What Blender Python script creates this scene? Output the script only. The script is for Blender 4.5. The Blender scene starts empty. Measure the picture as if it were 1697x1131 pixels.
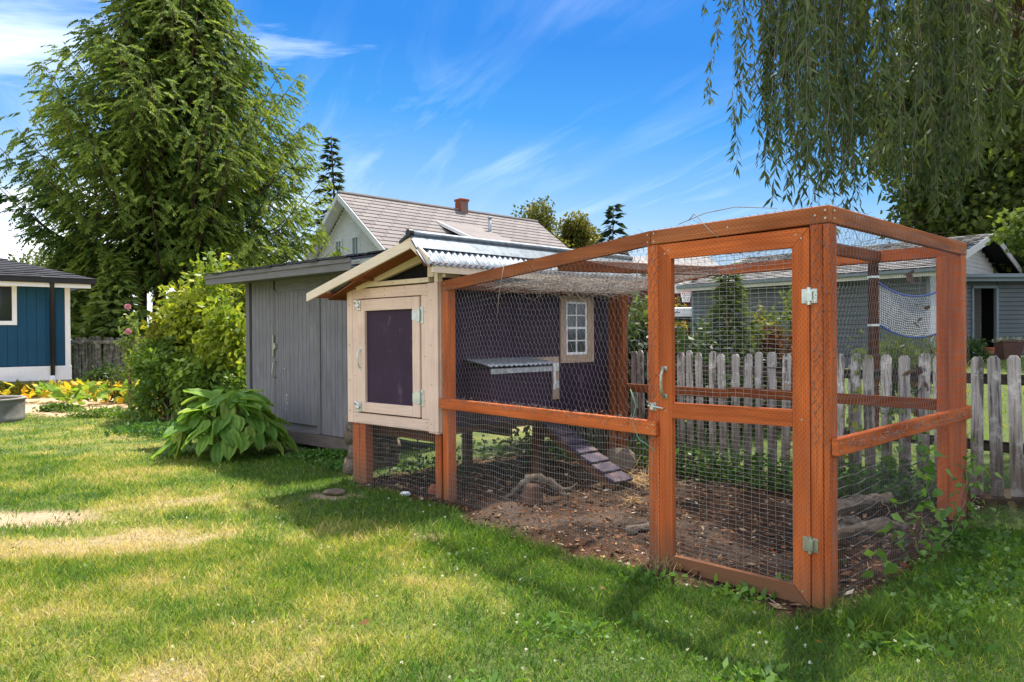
import bpy, bmesh, math, random
import numpy as np
from mathutils import Vector
random.seed(7); rng = np.random.default_rng(7)
R = math.radians
scene = bpy.context.scene
COL = scene.collection

# ------------------------------------------------------------------ camera
cam = bpy.data.cameras.new('camera'); cam.sensor_width = 36; cam.lens = 25.99; cam.clip_end = 2000; cam.clip_start = .05
co = bpy.data.objects.new('camera', cam); COL.objects.link(co)
co.location = (0, 0, 1.38)
_a, _p = R(.4), R(-.4)
_fw = Vector((0, math.cos(_p), math.sin(_p))); _up = Vector((0, -math.sin(_p), math.cos(_p))); _r = Vector((1, 0, 0))
_R = _r*math.cos(_a) - _up*math.sin(_a); _U = _r*math.sin(_a) + _up*math.cos(_a)
from mathutils import Matrix
co.rotation_euler = Matrix(((_R.x, _U.x, -_fw.x), (_R.y, _U.y, -_fw.y), (_R.z, _U.z, -_fw.z))).to_euler()
scene.camera = co

# ------------------------------------------------------------------ light
SUN_AZ = (.42, .91); SUN_EL = 63
_n = math.hypot(*SUN_AZ); SUN_DIR = Vector((SUN_AZ[0]/_n*math.cos(R(SUN_EL)), SUN_AZ[1]/_n*math.cos(R(SUN_EL)), math.sin(R(SUN_EL))))
sl = bpy.data.lights.new('sun', 'SUN'); sl.energy = 2.9; sl.angle = R(1.8); sl.color = (1, .93, .82)
so = bpy.data.objects.new('sun', sl); COL.objects.link(so); so.rotation_euler = SUN_DIR.to_track_quat('Z', 'Y').to_euler(); so.location = (0, 0, 30)
scene.view_settings.view_transform = 'Standard'; scene.view_settings.look = 'None'
scene.view_settings.exposure = 1.8; scene.view_settings.gamma = 1; scene.view_settings.use_curve_mapping = False

class NG:
    """small node-tree writer"""
    def __init__(s, nt): s.nt = nt
    def n(s, t, **kw):
        nd = s.nt.nodes.new(t)
        for k, v in kw.items():
            if k == 'inp':
                for i, val in v.items():
                    if hasattr(val, 'is_output'): s.nt.links.new(val, nd.inputs[i])
                    else: nd.inputs[i].default_value = val
            else: setattr(nd, k, v)
        return nd
    def math(s, op, a, b=0.0, c=None, clamp=False):
        d = {0: a, 1: b}
        if c is not None: d[2] = c
        nd = s.n('ShaderNodeMath', operation=op, inp=d); nd.use_clamp = clamp
        return nd.outputs[0]
    def mix(s, f, a, b, mode='MIX'):
        nd = s.n('ShaderNodeMix', data_type='RGBA', blend_type=mode)
        for i, v in ((0, f), (6, a), (7, b)):
            if hasattr(v, 'is_output'): s.nt.links.new(v, nd.inputs[i])
            else: nd.inputs[i].default_value = (*v, 1) if isinstance(v, tuple) and len(v) == 3 else v
        return nd.outputs[2]
    def ramp(s, f, stops):
        nd = s.n('ShaderNodeValToRGB', inp={0: f}); e = nd.color_ramp.elements
        while len(e) < len(stops): e.new(.5)
        for el, (p, c) in zip(e, stops): el.position = p; el.color = (*c, 1) if len(c) == 3 else c
        return nd.outputs[0]
    def noise(s, vec, scale, detail=4, rough=.55, dist=0):
        d = {'Scale': scale, 'Detail': detail, 'Roughness': rough, 'Distortion': dist}
        if vec is not None: d['Vector'] = vec
        return s.n('ShaderNodeTexNoise', inp=d).outputs[0]
    def vmul(s, v, m):
        return s.n('ShaderNodeVectorMath', operation='MULTIPLY', inp={0: v, 1: m}).outputs[0]
    def link(s, a, b): s.nt.links.new(a, b)

CLX, CLY = 17.1, 3.3  # offset leaves the view clear and puts the added cloud outside it
wd = bpy.data.worlds.new('World'); scene.world = wd; wd.use_nodes = True
g = NG(wd.node_tree); wd.node_tree.nodes.clear()
sky = g.n('ShaderNodeTexSky', sky_type='NISHITA', sun_disc=False, sun_elevation=R(SUN_EL), sun_rotation=math.atan2(SUN_AZ[0], SUN_AZ[1]),
          air_density=1.0, dust_density=.3, ozone_density=3.0)
tc = g.n('ShaderNodeTexCoord').outputs['Generated']
sep = g.n('ShaderNodeSeparateXYZ', inp={0: tc})
el = g.math('MAXIMUM', sep.outputs[2], 0.0)
# deep polarised blue that pales to the horizon, a little paler towards the west (left)
el2 = g.math('ADD', el, g.math('MULTIPLY', sep.outputs[0], .09))
blue = g.ramp(el2, [(0.0, (2.1, 2.55, 2.95)), (.13, (1.35, 2.05, 2.9)), (.20, (.60, 1.5, 2.75)), (.28, (.11, 1.02, 2.6)), (.37, (.004, .70, 2.4)), (1, (.03, .66, 2.2))])
# thin fair-weather cloud on a flat layer: wisps stretched along the wind, bright banks added outside the view to lift the shade
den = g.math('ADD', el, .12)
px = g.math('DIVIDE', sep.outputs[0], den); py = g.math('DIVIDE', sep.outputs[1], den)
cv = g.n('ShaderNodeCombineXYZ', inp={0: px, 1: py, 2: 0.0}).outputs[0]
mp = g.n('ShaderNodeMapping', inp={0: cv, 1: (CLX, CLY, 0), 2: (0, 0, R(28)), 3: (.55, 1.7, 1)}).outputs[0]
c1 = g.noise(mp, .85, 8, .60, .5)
fill_bank = g.noise(g.n('ShaderNodeMapping', inp={0: cv, 1: (CLX*.7, CLY*1.3, 4.0)}).outputs[0], .22, 3, .5)
cs = g.math('ADD', c1, g.math('MULTIPLY', g.math('SUBTRACT', fill_bank, .5), 1.6))
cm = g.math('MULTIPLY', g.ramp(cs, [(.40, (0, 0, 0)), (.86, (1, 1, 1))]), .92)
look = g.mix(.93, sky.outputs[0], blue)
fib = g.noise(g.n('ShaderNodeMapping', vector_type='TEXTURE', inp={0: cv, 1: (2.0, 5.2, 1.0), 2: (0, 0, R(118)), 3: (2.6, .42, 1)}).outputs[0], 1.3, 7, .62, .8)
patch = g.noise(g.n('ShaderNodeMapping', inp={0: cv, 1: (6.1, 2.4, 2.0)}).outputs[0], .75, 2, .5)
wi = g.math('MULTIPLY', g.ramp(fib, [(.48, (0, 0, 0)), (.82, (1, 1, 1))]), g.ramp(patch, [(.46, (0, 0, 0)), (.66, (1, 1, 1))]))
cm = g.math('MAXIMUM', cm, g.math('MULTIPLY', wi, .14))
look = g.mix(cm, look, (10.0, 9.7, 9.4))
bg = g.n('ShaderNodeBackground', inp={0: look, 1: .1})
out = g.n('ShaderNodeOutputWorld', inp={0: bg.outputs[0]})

# ------------------------------------------------------------------ frames of the plot
U1 = np.array([-.6316, .7753, 0]); V = np.array([.7175, .6966, 0]); U2 = np.array([-.745, .667, 0]); Z = np.array([0, 0, 1.])
C = np.array([1.616, 3.758, 0]); P = np.array([-.633, 6.518, 0])
n2 = np.array([.667, .745, 0]); nS = np.array([V[1], -V[0], 0])
class Fr:
    def __init__(s, o, a, b, c=Z): s.o, s.a, s.b, s.c = (np.array(q, float) for q in (o, a, b, c))
    def __call__(s, x, y, z): return s.o + s.a*x + s.b*y + s.c*z
PEN = Fr(C, U1, V); CF = Fr(P, U2, n2); CS = Fr(P, V, nS)
WORLD = Fr((0, 0, 0), (1, 0, 0), (0, 1, 0))

def sstep(a, b, x):
    t = np.clip((np.asarray(x, float)-a)/(b-a), 0, 1); return t*t*(3-2*t)
_inv = np.linalg.inv(np.array([[U1[0], V[0]], [U1[1], V[1]]]))
def uv_of(x, y):
    dx = np.asarray(x, float)-C[0]; dy = np.asarray(y, float)-C[1]
    return _inv[0, 0]*dx+_inv[0, 1]*dy, _inv[1, 0]*dx+_inv[1, 1]*dy
def vn(x, y, s, seed=0):
    """smooth value noise 0..1"""
    x = np.asarray(x, float)/s + 1000.3; y = np.asarray(y, float)/s + 1000.7
    xi = np.floor(x).astype(np.int64); yi = np.floor(y).astype(np.int64); fx = x-xi; fy = y-yi
    fx = fx*fx*(3-2*fx); fy = fy*fy*(3-2*fy)
    def h(a, b):
        k = (a*374761393 + b*668265263 + seed*974634777) & 0x7fffffff
        k = ((k ^ (k >> 13))*1274126177) & 0x7fffffff
        return ((k ^ (k >> 16)) & 0xffff)/65535.0
    return (h(xi, yi)*(1-fx)+h(xi+1, yi)*fx)*(1-fy) + (h(xi, yi+1)*(1-fx)+h(xi+1, yi+1)*fx)*fy
def gz(x, y):
    """height of the ground"""
    u, v = uv_of(x, y)
    z = -.055*sstep(-.7, .25, u) - .03*sstep(3, 5, u)*(1-sstep(6, 9, u))
    z = z + .72*sstep(2.6, 19, v)*(1-sstep(5, 10, u))
    z = z + .17*sstep(1.9, 2.8, v)*(1-sstep(-.1, 1.2, u))*(1-sstep(4, 9, v))
    inside = sstep(-.05, .15, u)*(1-sstep(3.4, 3.6, u))*sstep(-.05, .15, v)*(1-sstep(2.3, 2.6, v))
    z = z + (vn(x, y, .45, 3)-.5)*.03 + (vn(x, y, .16, 5)-.5)*.016*(1+1.6*inside) + inside*((vn(x, y, .6, 9)-.35)*.06+(vn(x, y, .2, 10)-.5)*.045)
    return z

# ------------------------------------------------------------------ mesh helpers
def new_obj(name, verts, faces, mat, parent=None, loc=(0, 0, 0), uvs=None, smooth=False, cols=None):
    me = bpy.data.meshes.new(name)
    if isinstance(faces, np.ndarray):
        nv, nf, k = len(verts), len(faces), faces.shape[1]
        me.vertices.add(nv); me.vertices.foreach_set('co', np.asarray(verts, np.float32).ravel())
        me.loops.add(nf*k); me.loops.foreach_set('vertex_index', faces.astype(np.int32).ravel())
        me.polygons.add(nf); me.polygons.foreach_set('loop_start', np.arange(0, nf*k, k, dtype=np.int32))
        me.update(calc_edges=True)
    else:
        me.from_pydata([tuple(v) for v in verts], [], faces)
    if uvs is not None:
        l = me.uv_layers.new(name='UVMap'); l.data.foreach_set('uv', np.asarray(uvs, np.float32).ravel())
    if cols is not None:
        at = me.attributes.new('col', 'FLOAT_COLOR', 'POINT')
        c = np.ones((len(verts), 4), np.float32); c[:, :3] = cols; at.data.foreach_set('color', c.ravel())
    if smooth: me.polygons.foreach_set('use_smooth', np.ones(len(me.polygons), bool))
    if mat is not None: me.materials.append(mat)
    ob = bpy.data.objects.new(name, me); COL.objects.link(ob); ob.location = loc
    if parent is not None: ob.parent = parent
    return ob
def tag(o, label=None, cat=None, group=None, kind=None):
    for k, v in (('label', label), ('category', cat), ('group', group), ('kind', kind)):
        if v: o[k] = v
    return o
def thing(name, loc, label, cat, group=None):
    o = bpy.data.objects.new(name, None); COL.objects.link(o); o.location = tuple(loc); o.empty_display_size = .1
    return tag(o, label, cat, group)
def sub(name, parent):
    o = bpy.data.objects.new(name, None); COL.objects.link(o); o.parent = parent; return o
def root_loc(o):
    l = np.zeros(3)
    while o is not None: l = l+np.array(o.location); o = o.parent
    return l

_CH = []
for sx in (-1, 1):
    for sy in (-1, 1):
        for sz in (-1, 1): _CH.append((sx, sy, sz))
class MB:
    """collects shapes (world coordinates) and links them as ONE mesh object"""
    def __init__(s): s.v = []; s.f = []; s.uv = []
    def _add(s, vs, fs, uvs): b = len(s.v); s.v += list(vs); s.f += [tuple(i+b for i in f) for f in fs]; s.uv += [u for f in uvs for u in f]
    def box(s, fr, x0, x1, y0, y1, z0, z1, ch=.003):
        """box with chamfered edges in the frame fr; uv runs along the longest side, in metres"""
        lo = np.array([min(x0, x1), min(y0, y1), min(z0, z1)]); hi = np.array([max(x0, x1), max(y0, y1), max(z0, z1)])
        c = (lo+hi)/2; h = (hi-lo)/2; ch = min(ch, h.min()*.45)
        L = int(np.argmax(h)); off = (random.random()*7, random.random()*7)
        pts = {}; vs = []
        for sg in _CH:
            for k in range(3):
                p = np.array([sg[j]*(h[j] if j == k else h[j]-ch) for j in range(3)])
                pts[(sg, k)] = len(vs); vs.append(p)
        fs = []
        for k in range(3):
            i, j = [q for q in range(3) if q != k]
            for sk in (-1, 1):
                f = []
                for a, b in ((-1, -1), (1, -1), (1, 1), (-1, 1)):
                    sg = [0, 0, 0]; sg[k] = sk; sg[i] = a; sg[j] = b; f.append(pts[(tuple(sg), k)])
                fs.append((f, k))
        for k in range(3):                       # edges running along axis k
            i, j = [q for q in range(3) if q != k]
            for a in (-1, 1):
                for b in (-1, 1):
                    s1 = [0, 0, 0]; s1[i] = a; s1[j] = b; s1[k] = -1; s2 = list(s1); s2[k] = 1; s1, s2 = tuple(s1), tuple(s2)
                    fs.append(([pts[(s1, i)], pts[(s2, i)], pts[(s2, j)], pts[(s1, j)]], i))
        for sg in _CH: fs.append(([pts[(sg, 0)], pts[(sg, 1)], pts[(sg, 2)]], 0))
        F, UV = [], []
        for f, k in fs:
            a = np.array([vs[q] for q in f]); n = np.cross(a[1]-a[0], a[2]-a[0])
            if n @ a.mean(0) < 0: f = f[::-1]
            o = [q for q in range(3) if q != k]
            if L in o: ul = L; vl = [q for q in o if q != L][0]
            else: ul, vl = o
            F.append(f); UV.append([(vs[q][ul]+off[0], vs[q][vl]+off[1]+k*.37) for q in f])
        if np.linalg.det(np.array([fr.a, fr.b, fr.c])) < 0:
            F = [f[::-1] for f in F]; UV = [u[::-1] for u in UV]
        s._add([fr(*(p+c)) for p in vs], F, UV); return s
    def bar(s, p0, p1, w, t, up=(0, 0, 1), ch=.003):
        """a straight piece of lumber from p0 to p1: w across (sideways), t along up"""
        p0 = np.array(p0, float); p1 = np.array(p1, float); a = p1-p0; l = np.linalg.norm(a); a /= l
        up = np.array(up, float); b = np.cross(up, a); b /= np.linalg.norm(b); c = np.cross(a, b)
        return s.box(Fr(p0, a, b, c), 0, l, -w/2, w/2, -t/2, t/2, ch)
    def prism(s, fr, poly, y0, y1, along=0):
        """polygon in the frame's x-z plane pushed from y0 to y1"""
        n = len(poly); vs = [fr(x, y0, z) for x, z in poly]+[fr(x, y1, z) for x, z in poly]
        off = random.random()*7
        pu = [((x, z) if along == 0 else (z, x)) for x, z in poly]; pu = [(a+off, b+off) for a, b in pu]
        fs = [list(range(n)), list(range(n, 2*n))[::-1]]; uv = [pu[:], pu[::-1]]
        for i in range(n):
            j = (i+1) % n; fs.append([j, i, i+n, j+n]); uv.append([pu[j], pu[i], (pu[i][0], pu[i][1]+y1-y0), (pu[j][0], pu[j][1]+y1-y0)])
        cen = np.mean(vs, 0); F, UV = [], []
        for f, u in zip(fs, uv):
            a = np.array([vs[q] for q in f]); nn = np.cross(a[1]-a[0], a[2]-a[1])
            F.append(f[::-1] if nn @ (a.mean(0)-cen) < 0 else f); UV.append(u[::-1] if nn @ (a.mean(0)-cen) < 0 else u)
        s._add(vs, F, UV); return s
    def tube(s, pts, r, n=6, cap=True):
        pts = [np.array(p, float) for p in pts]; rs = r if hasattr(r, '__len__') else [r]*len(pts)
        ring = []; prev = None
        for i, p in enumerate(pts):
            d = pts[min(i+1, len(pts)-1)]-pts[max(i-1, 0)]; d = d/(np.linalg.norm(d)+1e-9)
            if prev is None: q = np.array([0, 0, 1.]) if abs(d[2]) < .9 else np.array([1., 0, 0]); e = np.cross(d, q)
            else: e = prev-d*(prev@d)
            e /= np.linalg.norm(e)+1e-9; prev = e; f = np.cross(d, e)
            ring.append([p+rs[i]*(e*math.cos(2*math.pi*k/n)+f*math.sin(2*math.pi*k/n)) for k in range(n)])
        vs = [q for rr in ring for q in rr]; fs, uv = [], []; L = 0
        for i in range(len(pts)-1):
            l2 = L+np.linalg.norm(pts[i+1]-pts[i])
            for k in range(n):
                k2 = (k+1) % n; fs.append([i*n+k, i*n+k2, (i+1)*n+k2, (i+1)*n+k])
                w = 2*math.pi*rs[i]/n; uv.append([(L, k*w), (L, (k+1)*w), (l2, (k+1)*w), (l2, k*w)])
            L = l2
        if cap:
            fs.append(list(range(n))[::-1]); uv.append([(0, 0)]*n); fs.append([(len(pts)-1)*n+k for k in range(n)]); uv.append([(0, 0)]*n)
        s._add(vs, fs, uv); return s
    def lathe(s, o, prof, n=24, axis=Z):
        axis = np.array(axis, float); e = np.cross(axis, (1, 0, 0)) if abs(axis[0]) < .9 else np.cross(axis, (0, 1, 0)); e /= np.linalg.norm(e); f = np.cross(axis, e)
        vs = [np.array(o, float)+axis*z+r*(e*math.cos(2*math.pi*k/n)+f*math.sin(2*math.pi*k/n)) for r, z in prof for k in range(n)]
        fs, uv = [], []
        for i in range(len(prof)-1):
            for k in range(n):
                k2 = (k+1) % n; fs.append([i*n+k, i*n+k2, (i+1)*n+k2, (i+1)*n+k]); uv.append([(k/n, i), ((k+1)/n, i), ((k+1)/n, i+1), (k/n, i+1)])
        s._add(vs, fs, uv); return s
    def quad(s, a, b, c, d, uvs=None):
        s._add([np.array(q, float) for q in (a, b, c, d)], [[0, 1, 2, 3]], [uvs or [(0, 0), (1, 0), (1, 1), (0, 1)]]); return s
    def build(s, name, mat, parent=None, smooth=False, loc=None):
        o = np.array(loc, float) if loc is not None else np.zeros(3)
        base = root_loc(parent) if parent is not None else np.zeros(3)
        vs = [np.asarray(v)-base-o if loc is None else np.asarray(v)-o for v in s.v]
        return new_obj(name, vs, s.f, mat, parent, loc=(tuple(o-base) if loc is not None else (0, 0, 0)), uvs=s.uv, smooth=smooth)

def tubes(p0, p1, r, n=3):
    """many straight wires at once -> verts, quads"""
    p0 = np.asarray(p0, float); p1 = np.asarray(p1, float); d = p1-p0; d /= np.linalg.norm(d, axis=1, keepdims=True)+1e-9
    q = np.where(np.abs(d[:, 2:3]) < .8, np.array([[0, 0, 1.]]), np.array([[1., 0, 0]]))
    e = np.cross(d, q); e /= np.linalg.norm(e, axis=1, keepdims=True); f = np.cross(d, e)
    m = len(p0); vs = np.zeros((m, 2, n, 3)); r = np.broadcast_to(np.asarray(r, float), (m,))[:, None]
    for k in range(n):
        w = r*(e*math.cos(2*math.pi*k/n)+f*math.sin(2*math.pi*k/n)); vs[:, 0, k] = p0+w; vs[:, 1, k] = p1+w
    b = (np.arange(m)*2*n)[:, None, None]; k = np.arange(n); k2 = (k+1) % n
    fs = np.stack([k, k2, k2+n, k+n], 1)[None]+b
    return vs.reshape(-1, 3), fs.reshape(-1, 4)
def leaves(base, d, s, L, W, fold=.15, mid=.45):
    """diamond leaves: base point, direction, side, length, width -> verts, quads"""
    base = np.asarray(base, float); d = np.asarray(d, float); d = d/(np.linalg.norm(d, axis=1, keepdims=True)+1e-9)
    s = s-d*np.sum(s*d, 1, keepdims=True); s = s/(np.linalg.norm(s, axis=1, keepdims=True)+1e-9); n = np.cross(d, s)
    L = np.broadcast_to(np.asarray(L, float), (len(base),))[:, None]; W = np.broadcast_to(np.asarray(W, float), (len(base),))[:, None]
    v = np.stack([base, base+d*L*mid+s*W/2+n*W*fold, base+d*L, base+d*L*mid-s*W/2+n*W*fold], 1).reshape(-1, 3)
    return v, np.arange(len(base)*4).reshape(-1, 4)
def rdir(n): a = rng.normal(size=(n, 3)); return a/np.linalg.norm(a, axis=1, keepdims=True)
def lerp(a, b, t): return np.asarray(a)[None]*(1-t[:, None])+np.asarray(b)[None]*t[:, None]

# ------------------------------------------------------------------ materials
def newmat(name):
    m = bpy.data.materials.new(name); m.use_nodes = True; m.node_tree.nodes.clear(); g = NG(m.node_tree)
    bs = g.n('ShaderNodeBsdfPrincipled'); o = g.n('ShaderNodeOutputMaterial', inp={0: bs.outputs[0]})
    return m, g, bs
def bump(g, bs, h, st=.4, dist=.004):
    b = g.n('ShaderNodeBump', inp={'Strength': st, 'Distance': dist, 'Height': h}); g.link(b.outputs[0], bs.inputs['Normal'])
def paint(name, c, rough=.6, var=.12, scale=3, spec=.35, grain=0, bumpst=.15, dirt=None, scuff=None):
    m, g, bs = newmat(name); ob = g.n('ShaderNodeTexCoord').outputs['Object']
    n1 = g.noise(ob, scale, 5, .6); n2_ = g.noise(ob, scale*9, 3)
    t = g.ramp(n1, [(.3, (1-var,)*3), (.7, (1+var*.5,)*3)])
    c0 = g.mix(1, (*c,), t, 'MULTIPLY')
    h = n2_
    if grain:
        uv = g.n('ShaderNodeUVMap').outputs[0]; gr = g.noise(g.vmul(uv, (3, 70, 1)), 1, 4, .6)
        c0 = g.mix(1, c0, g.ramp(gr, [(.35, (1-grain,)*3), (.6, (1,)*3)]), 'MULTIPLY'); h = gr
    if dirt:
        dn = g.noise(ob, 1.7, 7, .7); c0 = g.mix(g.ramp(dn, [(.56, (0, 0, 0)), (.72, (.65,)*3)]), c0, dirt)
    if scuff:                                   # rubbed marks and brush strokes
        sn = g.noise(g.vmul(ob, (5, 5, 2.2)), 1.0, 9, .72); c0 = g.mix(g.ramp(sn, [(.60, (0, 0, 0)), (.72, (.5,)*3)]), c0, scuff)
    g.link(c0, bs.inputs['Base Color']); bs.inputs['Roughness'].default_value = rough; bs.inputs['Specular IOR Level'].default_value = spec
    bump(g, bs, h, bumpst, .003); return m
def lumber(name, c, incise=True, dark=.5):
    """pressure treated timber: grain along the board, rows of incised slits, knots"""
    m, g, bs = newmat(name); uv = g.n('ShaderNodeUVMap').outputs[0]; ob = g.n('ShaderNodeTexCoord').outputs['Object']
    gr = g.noise(g.vmul(uv, (2.2, 55, 1)), 1, 5, .62, .4); big = g.noise(g.vmul(uv, (1.2, 6, 1)), 1, 3, .5)
    rnd = g.n('ShaderNodeObjectInfo').outputs['Random']
    col = g.ramp(gr, [(.25, tuple(x*.62 for x in c)), (.5, c), (.75, tuple(min(1, x*1.22) for x in c))])
    col = g.mix(g.ramp(big, [(.40, (0, 0, 0)), (.68, (.85,)*3)]), col, tuple(x*y for x, y in zip(c, (.52, .44, .45))))
    fade = g.noise(g.vmul(uv, (.9, 9, 1)), 1, 5, .65); col = g.mix(g.ramp(fade, [(.52, (0, 0, 0)), (.75, (.4,)*3)]), col, tuple(min(1, x*y+z_) for x, y, z_ in zip(c, (.75, .85, 1.), (.03, .045, .035))))
    col = g.mix(1, col, g.ramp(rnd, [(0, (.86, .82, .8)), (1, (1.1, 1.06, 1.0))]), 'MULTIPLY')
    sp = g.n('ShaderNodeSeparateXYZ', inp={0: uv}); row = g.math('DIVIDE', sp.outputs[1], .0125); rf = g.math('FLOOR', row)
    par = g.math('MULTIPLY', g.math('MODULO', g.math('ABSOLUTE', rf), 2.0), .5)
    cell = g.math('FRACT', g.math('ADD', g.math('DIVIDE', sp.outputs[0], .03), par))
    wob = g.math('MULTIPLY', g.math('SUBTRACT', g.noise(g.vmul(uv, (30, 60, 1)), 1, 1), .5), .5)
    dash = g.math('MULTIPLY', g.math('LESS_THAN', cell, .42), g.math('LESS_THAN', g.math('ABSOLUTE', g.math('ADD', g.math('SUBTRACT', g.math('FRACT', row), .5), wob)), .13))
    if incise:
        col = g.mix(g.math('MULTIPLY', dash, dark), col, tuple(x*.3 for x in c))
    kn = g.n('ShaderNodeTexVoronoi', inp={'Vector': g.vmul(uv, (2.6, 8, 1)), 'Scale': 1.0}).outputs[0]
    col = g.mix(g.ramp(kn, [(.03, (.8,)*3), (.10, (0, 0, 0))]), col, tuple(x*.22 for x in c))
    # splashed soil near the ground, in the world's own height
    pz = g.n('ShaderNodeSeparateXYZ', inp={0: g.n('ShaderNodeNewGeometry').outputs['Position']}).outputs[2]
    mud = g.math('MULTIPLY', g.ramp(g.math('ADD', pz, g.math('MULTIPLY', gr, .12)), [(.03, (.9,)*3), (.30, (0, 0, 0))]), .85)
    col = g.mix(mud, col, (.17, .10, .055))
    wx = g.noise(ob, 2.3, 6, .7); col = g.mix(g.ramp(wx, [(.58, (0, 0, 0)), (.8, (.45,)*3)]), col, (.20, .13, .09))
    g.link(col, bs.inputs['Base Color']); bs.inputs['Roughness'].default_value = .85; bs.inputs['Specular IOR Level'].default_value = .12
    h = g.math('SUBTRACT', gr, g.math('MULTIPLY', dash, 1.2 if incise else 0.)); bump(g, bs, h, .5, .003); return m
def oldwood(name, c, lich=(.5, .5, .46), amt=.6, damp=False):
    m, g, bs = newmat(name); uv = g.n('ShaderNodeUVMap').outputs[0]; ob = g.n('ShaderNodeTexCoord').outputs['Object']
    rnd = g.n('ShaderNodeObjectInfo').outputs['Random']
    gr = g.noise(g.vmul(uv, (3, 75, 1)), 1, 6, .7, .3); st = g.noise(g.vmul(uv, (1.6, 22, 1)), 1, 4, .6)
    col = g.ramp(gr, [(.28, tuple(x*.35 for x in c)), (.5, c), (.72, tuple(x*1.35 for x in c))])
    col = g.mix(g.ramp(st, [(.40, (.9,)*3), (.50, (0, 0, 0))]), col, tuple(x*.2 for x in c))
    if damp:                                    # brown damp staining low down, pale lichen on the weathered upper half
        pz = g.n('ShaderNodeSeparateXYZ', inp={0: g.n('ShaderNodeNewGeometry').outputs['Position']}).outputs[2]
        hz = g.math('ADD', pz, g.math('MULTIPLY', g.math('SUBTRACT', st, .5), .7))
        col = g.mix(g.ramp(hz, [(.35, (.8,)*3), (.85, (0, 0, 0))]), col, (.10, .075, .055)); amt = g.math('MULTIPLY', g.ramp(hz, [(.4, (.25,)*3), (1.0, (1, 1, 1))]), amt)
    ln = g.noise(ob, 9, 8, .75); col = g.mix(g.math('MULTIPLY', g.ramp(ln, [(.50, (0, 0, 0)), (.62, (1, 1, 1))]), amt), col, lich)
    col = g.mix(1, col, g.ramp(rnd, [(0, (.75, .74, .74)), (1, (1.15, 1.12, 1.08))]), 'MULTIPLY')
    g.link(col, bs.inputs['Base Color']); bs.inputs['Roughness'].default_value = .9; bs.inputs['Specular IOR Level'].default_value = .15
    bump(g, bs, gr, .8, .005); return m
def metal(name, c, rough=.4, var=.25, rust=0):
    m, g, bs = newmat(name); ob = g.n('ShaderNodeTexCoord').outputs['Object']; n1 = g.noise(ob, 14, 6, .65)
    col = g.ramp(n1, [(.3, tuple(x*(1-var) for x in c)), (.65, c)])
    if rust: col = g.mix(g.ramp(g.noise(ob, 25, 6, .7), [(.55, (0, 0, 0)), (.7, (rust,)*3)]), col, (.17, .07, .03))
    g.link(col, bs.inputs['Base Color']); bs.inputs['Metallic'].default_value = .85
    g.link(g.ramp(n1, [(.3, (rough+.15,)*3), (.7, (rough,)*3)]), bs.inputs['Roughness']); return m
def leafmat(name, trans=.35, rough=.5, spec=.3, tint=(1.25, 1.2, .55)):
    """leaf colour comes from each leaf's own colour; light passes through"""
    m = bpy.data.materials.new(name); m.use_nodes = True; m.node_tree.nodes.clear(); g = NG(m.node_tree)
    at = g.n('ShaderNodeAttribute', attribute_name='col').outputs[0]
    b = g.n('ShaderNodeBsdfPrincipled', inp={'Base Color': at, 'Roughness': rough, 'Specular IOR Level': spec})
    t = g.n('ShaderNodeBsdfTranslucent', inp={0: g.mix(1, at, tint, 'MULTIPLY')})
    mx = g.n('ShaderNodeMixShader', inp={0: trans, 1: b.outputs[0], 2: t.outputs[0]}); g.n('ShaderNodeOutputMaterial', inp={0: mx.outputs[0]})
    return m
def roofmat(name, c, var=.3, scale=18):
    m, g, bs = newmat(name); ob = g.n('ShaderNodeTexCoord').outputs['Object']; rnd = g.n('ShaderNodeObjectInfo').outputs['Random']
    n1 = g.noise(ob, scale, 6, .7); n2_ = g.noise(ob, 1.1, 4)
    col = g.ramp(n1, [(.3, tuple(x*(1-var) for x in c)), (.7, tuple(x*(1+var*.6) for x in c))])
    col = g.mix(1, col, g.ramp(n2_, [(.3, (.85,)*3), (.7, (1.1,)*3)]), 'MULTIPLY')
    col = g.mix(1, col, g.ramp(rnd, [(0, (.86, .86, .87)), (1, (1.12, 1.1, 1.08))]), 'MULTIPLY')
    g.link(col, bs.inputs['Base Color']); bs.inputs['Roughness'].default_value = .9; bump(g, bs, n1, .4, .006); return m
def glassmat(name, c=(.02, .025, .03)):
    m, g, bs = newmat(name); bs.inputs['Base Color'].default_value = (*c, 1); bs.inputs['Roughness'].default_value = .06; bs.inputs['Specular IOR Level'].default_value = .6
    return m
def attrmat(name, rough=.9, spec=.15, nscale=60, nst=.5, trans=0):
    m, g, bs = newmat(name); at = g.n('ShaderNodeAttribute', attribute_name='col').outputs[0]; ob = g.n('ShaderNodeTexCoord').outputs['Object']
    n1 = g.noise(ob, nscale, 6, .75); col = g.mix(1, at, g.ramp(n1, [(.3, (.55,)*3), (.7, (1.35,)*3)]), 'MULTIPLY')
    g.link(col, bs.inputs['Base Color']); bs.inputs['Roughness'].default_value = rough; bs.inputs['Specular IOR Level'].default_value = spec
    bump(g, bs, n1, nst, .02); return m

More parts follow.
